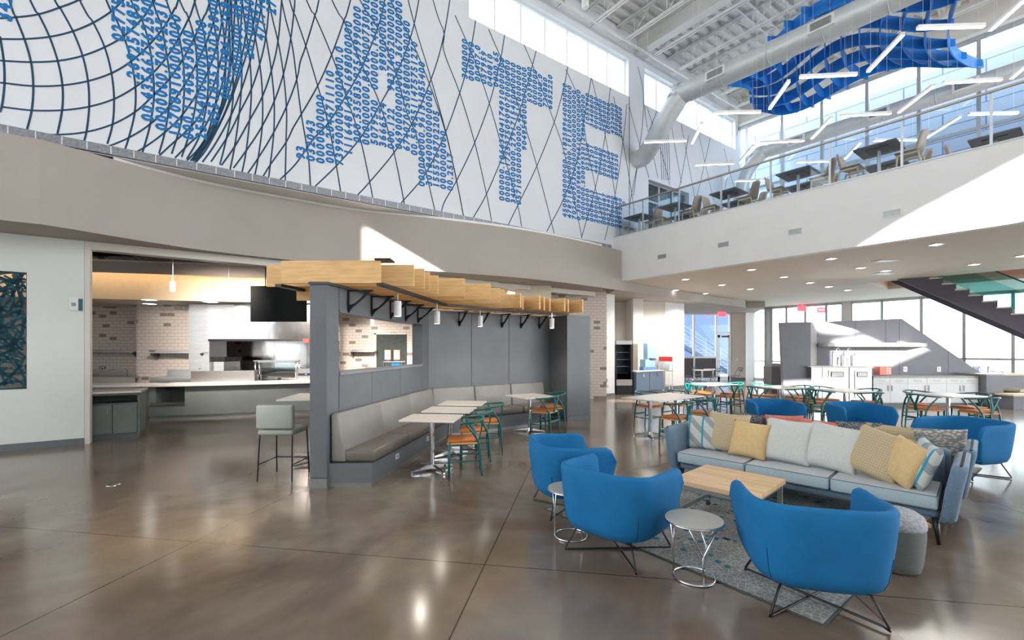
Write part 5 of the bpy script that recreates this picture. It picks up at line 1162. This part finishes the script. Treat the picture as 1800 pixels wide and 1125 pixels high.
t_ = thing('station_top', 'pale worktop lying over the steel waste units', 'worktop', (0, 0, Z(646, Yu)+.002)); MB().box(X(1425, Yu)-.02, X(1534, Yu), Yu-.03, 14.08, 0, .04).build('slab', stone, t_)
for px, lab in ((1470, 'left'), (1479, 'second'), (1490, 'third'), (1497, 'right')):
    dk = lab in ('second', 'right'); t_ = thing('drink_tap', f'{"dark" if dk else "chrome"} {"short" if dk else "tall"} drink tap on the station top, {lab} of the row', 'tap', (X(px, 13.8), 13.8, Z(646, Yu)+.042)); hh = .32 if dk else .5
    MB().tube([(0, 0, 0), (0, 0, hh)], .028 if dk else .014, 10).build('column', blackm if dk else chrome, t_); MB().tube([(0, 0, hh), (0, -.1, hh+.04), (0, -.14, hh-.02)], .012, 8).build('spout', chrome, t_)
t_ = thing('countertop_organiser', 'coral red organiser with small compartments on the white cabinets', 'organiser', (X(1557, 13.6), 13.6, .92)); MB().box(-.17, .17, 0, .25, 0, .25).build('case', mat('coral_plastic', (.8, .28, .2), .5, noise=.04), t_)
mb = MB()
for i in range(2):
    for j in range(3): mb.box(.02+i*.07, .07+i*.07, -.006, 0, .03+j*.07, .07+j*.07)
mb.build('label_grid', paper, t_)
# white cabinets
x0, x1 = X(1535, 13.4), X(1720, 13.4); w = x1-x0; t_ = thing('base_cabinet', 'row of white base cabinets with drawers on the beverage station', 'cabinet', (x0, 13.4, 0))
MB().box(0, w, .02, .68, .1, .86).build('body', cabw, t_); MB().box(0, w, .06, .68, 0, .1).build('kick', basem, t_); MB().box(-.01, w+.01, -.02, .69, .86, .90).build('countertop', mat('brown_stone', (.28, .26, .24), .3, noise=.1), t_)
cw = [X(p, 13.4)-x0 for p in (1535, 1564.5, 1596, 1629.5, 1664, 1691, 1720)]
for k in range(6):
    a, b_ = cw[k]+.005, cw[k+1]-.005; d_ = MB().box(a, b_, 0, .02, .68, .85).build('drawer', cabw, t_); MB().box((a+b_)/2-.1, (a+b_)/2+.1, -.02, -.005, .76, .775).build('handle', graym, d_)
    d_ = MB().box(a, b_, 0, .02, .12, .67).build('door', cabw, t_); hx = b_-.05 if k % 2 == 0 else a+.05; MB().box(hx-.008, hx+.008, -.02, -.005, .45, .62).build('handle', graym, d_)
t_ = thing('end_cabinet', 'dark slate cabinet block at the right end of the white cabinets', 'cabinet', (13.76, 13.2, 0)); MB().box(0, .5, 0, .95, .08, .92).build('body', station, t_); MB().box(-.01, .52, -.01, .96, .92, .96).build('top', mat('brown_stone', (.28, .26, .24)), t_); MB().box(.03, .47, .03, .9, 0, .08).build('kick', basem, t_)
# black bin behind the panel
t_ = thing('waste_bin', 'dark grey waste bin with slanted top left of the tall slate panel', 'bin', (X(1362, 17.5), 17.5, 0)); z = Z(639, 17.5)
MB().box(-.28, .28, -.28, .28, 0, z-.12).build('body', graym and mat('charcoal_plastic', (.07, .07, .075), .5, noise=.05), t_); MB().add([(-.28, -.28, z-.12), (.28, -.28, z-.12), (.28, .28, z-.12), (-.28, .28, z-.12), (-.2, -.15, z), (.2, -.15, z), (.2, .2, z), (-.2, .2, z)], [(0, 3, 2, 1), (4, 5, 6, 7), (0, 1, 5, 4), (1, 2, 6, 5), (2, 3, 7, 6), (3, 0, 4, 7)]).build('lid', mat('charcoal_plastic', (.07, .07, .075)), t_)
# low wall with wooden ledge, right
t_ = thing('ledge_bench', 'dark low wall with a pale wooden ledge along the far right windows', 'bench', (X(1752, 14.6), 14.6, 0)); MB().box(0, 5, 0, .5, 0, .84).build('body', station, t_); MB().box(0, 5, -.04, .52, .84, .89).build('ledge', palewood, t_); MB().box(.2, 5, -.5, 0, .36, .42).build('seat_ledge', palewood, t_); MB().box(.2, 5, -.45, 0, 0, .36).build('seat_base', station, t_)
t_ = thing('wall_outlet', 'white outlet on the dark low wall at the far right', 'outlet', (X(1759, 14.59), 14.59, Z(681, 14.6))); MB().box(-.05, .05, -.01, 0, -.08, .08).build('plate', paper, t_)
t_ = thing('low_bench', 'small dark bench with pale wooden top at the right edge', 'bench', (X(1782, 12.6), 12.6, 0)); MB().box(0, 1.2, 0, .5, .38, .43).build('seat', palewood, t_); MB().box(.05, 1.15, .05, .45, 0, .38).build('body', station, t_)
# hallway tables with folding chairs
def cafe():
    t = thing('cafe_table', '', 'table'); MB().lathe([(.001, .72), (.40, .72), (.40, .745), (.001, .745)], 28).build('tabletop', tedge, t); MB().lathe([(.001, .03), (.03, .03), (.03, .72), (.001, .72)], 12).build('column', chrome, t); MB().lathe([(.001, 0), (.26, 0), (.24, .02), (.03, .035), (.001, .035)], 20).build('base', chrome, t); return t
place(PROTO, 'cafe', cafe, (X(1234, 20.6), 20.6, 0), 0, 'round white cafe table in the glazed hallway, left one'); place(PROTO, 'cafe', cafe, (X(1276, 20.2)-.05, 21.4, 0), 0, 'round white cafe table in the glazed hallway, right one')
foldm = mat('violet_grey_metal', (.10, .10, .17), .45, .2, noise=.05)
def folding():
    t = thing('folding_chair', '', 'chair')
    for sx in (-.2, .2): MB().tube([(sx, .22, 0), (sx, -.20, .84)], .011, 6).build('leg', foldm, t); MB().tube([(sx*.9, -.22, 0), (sx*.9, .18, .45)], .011, 6).build('leg', foldm, t)
    mb = MB()
    for k in range(5): mb.box(-.19, .19, -.16+k*.08, -.10+k*.08, .45, .462)
    mb.build('seat', foldm, t); mb = MB()
    for k in range(3): mb.box(-.2, .2, -.20+k*-.012, -.185+k*-.012, .66+k*.065, .70+k*.065)
    mb.build('backrest', foldm, t); return t
for p, dg, l in (((7.9, 20.7), -90, 'leftmost one'), ((9.05, 20.4), 90, 'between the two tables'), ((10.35, 21.0), 90, 'rightmost one'), ((8.75, 21.4), -80, 'at the back')): place(PROTO, 'fold', folding, p, R(dg), f'violet grey folding chair in the glazed hallway, {l}', 'folding chairs in the hallway')
# outdoor seats beyond the facade
def patio():
    t = thing('patio_chair', '', 'chair'); MB().box(-.25, .25, -.25, .25, .40, .45).build('seat', foldm, t)
    MB().tube([(-.26, .24, 0), (-.26, .2, .65), (-.26, -.22, .68), (-.24, -.27, .9), (.24, -.27, .9), (.26, -.22, .68), (.26, .2, .65), (.26, .24, 0)], .018, 6).build('frame', foldm, t); MB().box(-.22, .22, -.29, -.26, .5, .88).build('backrest', foldm, t)
    for sx in (-.24, .24): MB().tube([(sx, -.22, .45), (sx, -.26, 0)], .016, 6).build('leg', foldm, t)
    return t
for k, px in enumerate((1728, 1746, 1772, 1795)): p = W(px, 640, 19.5+.3*(k % 2)); place(PROTO, 'patio', patio, (p.x, p.y+1.0, 0), R(160+20*k), f'dark metal patio chair outside the window, {["first", "second", "third", "fourth"][k]} right of the station', 'patio chairs outside')
# ---- interior stair
s0 = Vector((12.0, 14.85)); sdir = Vector((.80, -.60)).normalized(); slope = .68
is_ = thing('staircase', 'dark grey stringer staircase with zigzag treads and glass balustrade at the right', 'staircase', (0, 0, 0))
Mst = Matrix(((sdir.x, 0, -sdir.y*-1, s0.x), (sdir.y, 0, -sdir.x, s0.y), (0, 1, 0, 0), (0, 0, 0, 1)))
def prof2(pts, y0, y1):
    n_ = len(pts); nrm = Vector((-sdir.y, sdir.x)); vs = []
    for yy_ in (y0, y1):
        for a, z in pts: p = s0+sdir*a+nrm*yy_; vs.append((p.x, p.y, z))
    return MB().add(vs, [tuple(range(n_)), tuple(range(n_, 2*n_))[::-1]]+[(i, i+n_, (i+1) % n_+n_, (i+1) % n_) for i in range(n_)])
run = .29; rise = run*slope; N = 14; ztop = 4.45; pts = []; a = .35
low = [(0.35+N*run, ztop-N*rise-.42), (-.7, ztop+1.05*slope-.42-.0)]
z = ztop; up = [(-.7, ztop+.5)]
up = [(a, ztop+.5), (a, ztop)]
for k in range(N): up += [(a+run, z), (a+run, z-rise)]; a += run; z -= rise
poly = [(.35, ztop+.1)]+[p for p in up[1:]]+[(a, z-.35)]+[(.35, ztop-.35-.12+.0)]
for y in (0, 1.15): prof2(poly, y, y+.03).build('stringer', mat('stair_steel', (.10, .095, .125), .5, .2, noise=.04), is_)
a = .35; z = ztop
for k in range(N): prof2([(a-.03, z), (a+run, z), (a+run, z+.04), (a-.03, z+.04)], -.02, 1.2).build('tread', beige, is_); a += run; z -= rise
prof2([(.2, ztop+.25), (.2, ztop+1.1), (a, z+1.05), (a, z+.2)], -.05, -.035).build('glass_panel', tealglass, is_); prof2([(.2, ztop+1.1), (.2, ztop+1.14), (a, z+1.09), (a, z+1.05)], -.07, -.02).build('handrail', blackm, is_)
prof2([(.2, ztop+.25), (.2, ztop+1.1), (a, z+1.05), (a, z+.2)], 1.22, 1.235).build('glass_panel', tealglass, is_)
# ---- mezzanine balustrade
rl = thing('glass_balustrade', 'long clear glass balustrade with slim steel rail along the mezzanine edge', 'railing')
tm = [-.2+1.28*k for k in range(12)]
for k in range(11): hb(MB(), .10, .112, tm[k]+.02, tm[k+1]-.02, ZE+.05, ZE+.98).build('glass_panel', glassb, rl)
hb(MB(), .08, .13, -.2, 14, ZE+1.0, ZE+1.04).build('handrail', mat('bronze_rail', (.35, .33, .30), .4, .5, noise=.04), rl)
for t in tm: hb(MB(), .12, .155, t-.02, t+.02, ZE+.02, ZE+1.0).build('post', alum, rl)
# vents on the fascia
for (px, py), lab in (((1164, 451), 'first from the left'), ((1272, 430), 'second from the left'), ((1398, 407), 'third from the left'), ((1568, 375), 'fourth from the left'), ((1773, 337), 'rightmost, in the sunlit part')):
    x, y, z = mez(px, py); t_ = thing('wall_vent', f'small white air grille in the mezzanine fascia, {lab}', 'air vent', (x-A.x*.005, y-A.y*.005, z), math.atan2(B.y, B.x))
    MB().box(-.17, .17, -.012, .012, -.08, .08).build('frame', white, t_); mb = MB()
    for i in range(8): mb.box(-.14+i*.036, -.12+i*.036, -.014, .0, -.06, .06)
    mb.box(-.145, .145, -.013, -.0125, -.062, .062); mb.build('slats', graym, t_)
# downlights in the lower ceiling
k = 0
def dl():
    t = thing('downlight', '', 'downlight'); MB().box(-.10, .10, -.10, .10, -.006, .006).build('trim_ring', lampw, t); MB().box(-.075, .075, -.075, .075, -.009, -.006).build('lens', emitd, t); return t
dls = [(1124, 502), (1188, 510), (1205, 491), (1240, 516), (1269, 501), (1319, 508), (1321, 474), (1378, 487), (1424, 497), (1457, 504), (1490, 510), (1461, 455), (1513, 471), (1557, 476), (1645, 430), (1712, 465), (1797, 450)]
for i, (px, py) in enumerate(dls):
    p = onz(px, py, 3.92); place(PROTO, 'dl', dl, tuple(p), 0, f'square recessed downlight under the mezzanine, number {i+1} of the scatter counted from the left', 'downlights under the mezzanine')
for i, (px, py) in enumerate(((1555, 459), (1552, 481))):
    p = onz(px, py, 3.92); t_ = thing('ceiling_vent', f'slotted air diffuser in the lower ceiling near the stair, the {"nearer" if i == 0 else "farther"} one', 'air vent', tuple(p), .2); MB().box(-.25, .25, -.15, .15, -.006, .006).build('frame', white, t_); MB().box(-.2, .2, -.1, .1, -.008, -.006).build('grille', graym, t_)
# ---- ducts
def duct(pts, r, name, lab, regs):
    t = thing(name, lab, 'air duct'); P = spline(pts, 5); mb = MB(); mb.tube(P, r, 28); 
    a, b_ = Vector(pts[-2]), Vector(pts[-1]); d = (b_-a).normalized(); L = (b_-a).length
    x = .8
    while x < L: c = a+d*x; mb.tube([c-d*.012, c+d*.012], r+.008, 28); x += 1.25
    mb.build('pipe', ductm, t, smooth=True)
    for x in regs:
        c = a+d*x; side = Vector((d.y, -d.x, 0)).normalized(); side = side if side.y < 0 else -side
        rg_ = thing('r', '', ''); ang_ = math.atan2(d.y, d.x)
        D.objects.remove(rg_)
        M = Matrix.Translation(c+side*(r*.86)+Vector((0, 0, -.02))) @ Matrix.Rotation(ang_, 4, 'Z')
        b0 = MB().box(-.28, .28, -.08, .14, -.13, .13, M).build('register', lampw, t)
        MB().box(-.22, .22, -.09, -.08, -.09, .09, M).build('grille', graym, b0); 
        M2 = M
        MB().box(-.22, .22, .13, .142, -.09, .09, M).build('grille', graym, b0)
    return t
d1_ = W(1195, 168, 14.2); d2_ = W(1550, 5, 14.2); 
def dpt(px, py, z): p = onz(px, py, z); return p
pA = dpt(1198, 166, 9.6); pB = dpt(1548, 6, 9.6); dd = (pB-pA).normalized()
sM, zM = mural(1118, 280); e0 = Vector(onwall(sM, zM, -.1)); e1_ = Vector(onwall(sM, zM, .35))
elb = W(1155, 238, (e1_.y*.55+pA.y*.45)-.15)
duct([e0, e1_, elb, pA, pA+dd*.5, pB+dd*4], .30, 'air_duct', 'large white round duct rising from the mural wall and crossing under the roof', (1.0-.5+.2, 3.3, 5.2))
qA = dpt(1343, 268, 9.3); qB = dpt(1800, 120, 9.3); dq_ = (qB-qA).normalized()
q0_ = W(1303, 330, qA.y+.5); q0b = W(1310, 310, qA.y+.4)
duct([q0_+Vector((-.2, .1, -1.6)), q0b, qA, qA+dq_*.4, qB+dq_*2], .23, 'air_duct', 'slimmer pale duct along the upper window wall of the mezzanine', (.8, 3.2, 5.2))
# ---- linear pendants at z 7.1
def ll(p, q_, lab):
    ZL = 7.1; a = onz(*p, ZL); b_ = onz(*q_, ZL); d = (b_-a); L = max(.5, min(1.35, d.length)); m_ = (a+b_)/2
    key = 'lin'
    def mk():
        t = thing('linear_light', '', 'linear light'); MB().box(-.54, .54, -.03, .03, 0, .055).build('housing', lampw, t); MB().box(-.535, .535, -.026, .026, -.006, 0).build('diffuser', emitw, t)
        for x in (-.45, .45): MB().tube([(x, 0, .05), (x, 0, 5.4)], .002, 4).build('suspension_wire', lampw, t)
        return t
    return place(PROTO, key, mk, tuple(m_), math.atan2(d.y, d.x), lab, 'suspended linear lights')
rows = [('front row', [((1607, 51), (1736, 47)), ((1523, 130), (1591, 58)), ((1402, 137), (1510, 132)), ((1351, 195), (1389, 141)), ((1250, 200), (1340, 198)), ((1220, 246), (1230, 226)), ((1130, 251), (1209, 248)), ((1757, 40), (1818, -14))]),
 ('middle row', [((1781, 136), (1843, 84)), ((1655, 147), (1764, 141)), ((1579, 199), (1642, 151)), ((1476, 205), (1568, 200)), ((1425, 246), (1464, 206)), ((1335, 252), (1415, 248)), ((1300, 287), (1326, 256)), ((1221, 291), (1292, 288))]),
 ('rear row', [((1290, 319), (1355, 317)), ((1399, 286), (1470, 284)), ((1486, 279), (1512, 252)), ((1534, 248), (1613, 247)), ((1628, 243), (1688, 206)), ((1702, 202), (1790, 200))])]
for rn, L_ in rows:
    for i, (p, q_) in enumerate(L_): ll(p, q_, f'glowing white linear light bar in the {rn} of the zigzag, hanging {["first", "second", "third", "fourth", "fifth", "sixth", "seventh", "eighth"][i]} in it')
t_ = thing('cylinder_light', 'white cylinder light hanging from the roof near the upper windows', 'pendant lamp', tuple(onz(1029, 14, 11.2))); MB().lathe([(.001, 0), (.09, 0), (.10, .02), (.10, .6), (.001, .6)], 20).build('lamp_shade', lampw, t_); MB().tube([(0, 0, .6), (0, 0, 1.3)], .01).build('stem', lampw, t_)
# ---- wave sculpture
sc = thing('wave_sculpture', 'large suspended bright blue wave sculpture of interlocking ribs', 'sculpture')
Zs = 10.2
c00 = onz(1262, 125, Zs); c10 = onz(1668, -62, Zs); c01 = onz(1335, 172, Zs); c11 = onz(1715, 84, Zs)
def surf(u_, v_):
    p = c00*(1-u_)*(1-v_)+c10*u_*(1-v_)+c01*(1-u_)*v_+c11*u_*v_
    side = Vector((c11.x-c10.x, c11.y-c10.y, 0)).normalized(); n2 = Vector((c10.x-c00.x, c10.y-c00.y, 0)).normalized()
    p = p+n2*(.25*math.sin(v_*PI*1.5+u_*2))+side*(.35*math.sin(u_*PI*2.2+.6))
    p.z = Zs+.26*math.sin(u_*6.3-v_*1.8-1.0)+.20*math.sin(v_*3.2+u_*1.5)
    return p
def ribm(fn, n_, h, th_=.03):
    mb = MB(); P = [fn(i/n_) for i in range(n_+1)]; vs = []
    for i, p in enumerate(P):
        a_ = P[max(0, i-1)]; b_ = P[min(n_, i+1)]; d = Vector((b_.x-a_.x, b_.y-a_.y, 0)).normalized(); nn = Vector((-d.y, d.x, 0))*th_/2
        tp_ = .5+.5*min(1, 7*i/n_, 7*(1-i/n_)); hh = h*tp_
        vs += [p+nn-Vector((0, 0, hh)), p+nn+Vector((0, 0, hh*.3)), p-nn+Vector((0, 0, hh*.3)), p-nn-Vector((0, 0, hh))]
    fs = []
    for i in range(n_):
        for j in range(4): fs.append((i*4+j, i*4+(j+1) % 4, (i+1)*4+(j+1) % 4, (i+1)*4+j))
    fs += [(0, 1, 2, 3), tuple(n_*4+j for j in (3, 2, 1, 0))]
    return mb.add([tuple(v) for v in vs], fs)
for k in range(6): ribm(lambda u_, v_=k/5: surf(u_, v_), 40, .27).build('long_rib', sculpt, sc)
for k in range(12): ribm(lambda v_, u_=.02+.96*k/11: surf(u_, -.1+1.2*v_), 24, .25).build('cross_rib', sculpt, sc)
for k in range(6):
    for j in range(2): p = surf(.08+.16*k, .25+.5*j); MB().tube([tuple(p), (p.x, p.y, 12.6)], .006, 5).build('suspension_wire', chrome, sc)
# ---- mezzanine tables and chairs
def mtable():
    t = thing('upper_table', '', 'table'); MB().box(-.38, .38, -.38, .38, .71, .74).build('tabletop', underside, t); MB().box(-.2, .2, -.2, .2, .695, .71).build('mounting_plate', blackm, t); MB().lathe([(.001, .03), (.035, .03), (.035, .7), (.001, .7)], 14).build('column', alum, t); MB().lathe([(.001, 0), (.27, 0), (.25, .02), (.03, .04), (.001, .04)], 20).build('base', alum, t); return t
def shell():
    t = thing('shell_chair', '', 'chair'); P = []
    for i in range(9):
        v_ = i/8; row = []
        for j in range(9):
            a_ = -1+2*j/8; wid = .25 if v_ < .5 else .25-.06*(v_-.5)*2
            if v_ < .45: y = .22-.42*v_/.45; z = .44+.02*a_*a_
            else: y = -.20-.10*((v_-.45)/.55)+.07*a_*a_; z = .44+.44*((v_-.45)/.55)-.05*a_*a_*(v_ > .9)
            row.append((a_*wid, y, z))
        P.append(row)
    o = MB().grid(P).build('shell', taupesh, t, smooth=True, fix=False); m_ = o.modifiers.new('s', 'SOLIDIFY'); m_.thickness = .018
    for sx in (-1, 1):
        MB().tube([(sx*.20, .17, .43), (sx*.22, .20, 0)], [.02, .013], 8).build('leg', palewood, t, smooth=True); MB().tube([(sx*.20, -.16, .43), (sx*.22, -.24, 0)], [.02, .013], 8).build('leg', palewood, t, smooth=True); MB().box(sx*.2-.012, sx*.2+.012, -.16, .17, .395, .43).build('side_rail', palewood, t)
        
    return t
def mz(px, py, hgt, ins=0):   # point on mezzanine floor under a feature of height hgt seen at px,py
    p = onz(px, py, 5.38+hgt); return (p.x, p.y, 5.38)
T = [(1124, 383, 'leftmost along the balustrade'), (1187, 364, 'in front of the upstairs doorway'), (1281, 341, 'third along the balustrade'), (1403, 306, 'fourth along the balustrade'), (1545, 263, 'rightmost along the balustrade')]
for px, py, l in T:
    p = mz(px, py, .72); place(PROTO, 'mt', mtable, p, math.atan2(B.y, B.x), f'dark square mezzanine table, {l}', 'mezzanine tables')
CHS = []
bd = math.atan2(B.y, B.x)
for i, (px, py, l) in enumerate(T):
    p = Vector(mz(px, py, .72)[:2]); 
    for sgn, w_ in ((-1, 'far'), (1, 'near')):
        if i == 0 and sgn > 0: pass
        c = p+B*.52*sgn+A*.05; CHS.append(((c.x, c.y, 5.38), bd+(PI/2 if sgn > 0 else -PI/2), f'taupe mezzanine shell chair, {w_} side of the table {l}'))
for c, rz, l in CHS: place(PROTO, 'shell', shell, c, rz, l, 'taupe mezzanine chairs')
B2 = [(1.4, 1.9), (3.2, 1.9), (5.0, 1.9), (6.8, 1.9), (8.6, 1.9)]
for i, (t, s_) in enumerate(B2):
    place(PROTO, 'mt', mtable, (*st(s_, t), 5.38), bd, f'dark square table in the second mezzanine row, number {i+1} from the mural', 'mezzanine tables')
    for sg2, nm in ((-1, 'far'), (1, 'near')): place(PROTO, 'shell', shell, (*st(s_, t+.52*sg2), 5.38), bd+(PI/2 if sg2 > 0 else -PI/2), f'taupe shell chair, second mezzanine row, {nm} side of table {i+1} from the mural', 'taupe mezzanine chairs')
# ================================================================ LIGHT + CAMERA
w = D.worlds.new('World'); bpy.context.scene.world = w; w.use_nodes = True; bg = w.node_tree.nodes['Background']
bg.inputs[0].default_value = (.90, .95, 1, 1); bg.inputs[1].default_value = 3.2
def light(name, typ, loc, energy, col=(1, 1, 1), size=1, size_y=None, target=None, spot=None):
    l = D.lights.new(name, typ); l.energy = energy; l.color = col
    if typ == 'AREA':
        l.size = size
        if size_y: l.shape = 'RECTANGLE'; l.size_y = size_y
    elif typ != 'SUN': l.shadow_soft_size = size
    if spot: l.spot_size = math.radians(spot); l.spot_blend = .6
    o = D.objects.new(name, l); C.objects.link(o); o.location = loc
    if target is not None: o.rotation_euler = (Vector(target)-Vector(loc)).to_track_quat('-Z', 'Y').to_euler()
    return o
sun = light('sun', 'SUN', (0, 0, 30), 24, (1, .95, .88)); sun.data.angle = math.radians(.6); sun.rotation_euler = (-SD).to_track_quat('-Z', 'Y').to_euler()
# added fills for kitchen and alcove; lamps of the mezzanine downlights and canopy pendants
for x, en in ((-6.9, 75), (-4.6, 60), (-2.3, 45), (0, 35)): light('kitchen_fill_light', 'AREA', (x, 8.1+.7*(x+7.61)+.55, 3.42), en, (1, .88, .79), 1.8, .2, target=(x-.5, 14, .8)).data.spread = math.radians(75)  # added fill behind the header to brighten the kitchen, no fixture there
for (x, y) in ((6, 16), (9, 14.5), (12, 12), (9, 18), (9.5, 22)): light('downlight_lamp', 'SPOT', (x, y, 3.85), 150, (1, .95, .9), .25, target=(x, y, 0), spot=150)
for x, y in ((4.9, 16.3), (6.1, 17.6), (7.4, 18.6)): light('alcove_fill_light', 'SPOT', (x, y, 3.55), 110, (1, .95, .88), .2, target=(x, y, 0), spot=160)  # added fill to brighten the alcove, no fixture there
for o_ in bpy.context.scene.objects:
    if o_.get('label') and len(o_['label'].replace(',', ' ').split()) > 16: print('LONG', o_.name, o_['label'])
for x, y in ((-1.28, 6.35), (-1.2, 7.7), (-.53, 9.0), (.86, 9.9)): light('canopy_pendant_lamp', 'SPOT', (x, y, 2.0), 14, (1, .9, .8), .05, target=(x, y, 0), spot=140)
for loc, sx, sy, tg in (((19, 2, 6), 20, 12, (0, 2, 6)), ((-26, -1, 6), 16, 12, (0, -1, 6))):
    p_ = light('daylight_portal', 'AREA', loc, 1, size=sx, size_y=sy, target=tg); p_.data.cycles.is_portal = True
cam = D.cameras.new('camera'); co = D.objects.new('camera', cam); C.objects.link(co); co.location = (0, 0, H); co.rotation_euler = (PI/2, 0, 0)
cam.sensor_width = 36; cam.sensor_fit = 'HORIZONTAL'; cam.lens = 36*F/1800; cam.shift_y = (HY-562.5)/1800; cam.clip_end = 300
S = bpy.context.scene; S.camera = co
S.view_settings.view_transform = 'Standard'; S.view_settings.look = 'None'; S.view_settings.exposure = 1.0; S.view_settings.gamma = 1; S.view_settings.use_curve_mapping = False
cy = S.cycles; cy.use_denoising = True; cy.max_bounces = 8; cy.diffuse_bounces = 5; cy.glossy_bounces = 4; cy.transparent_max_bounces = 12; cy.sample_clamp_indirect = 6; cy.caustics_reflective = False; cy.caustics_refractive = False
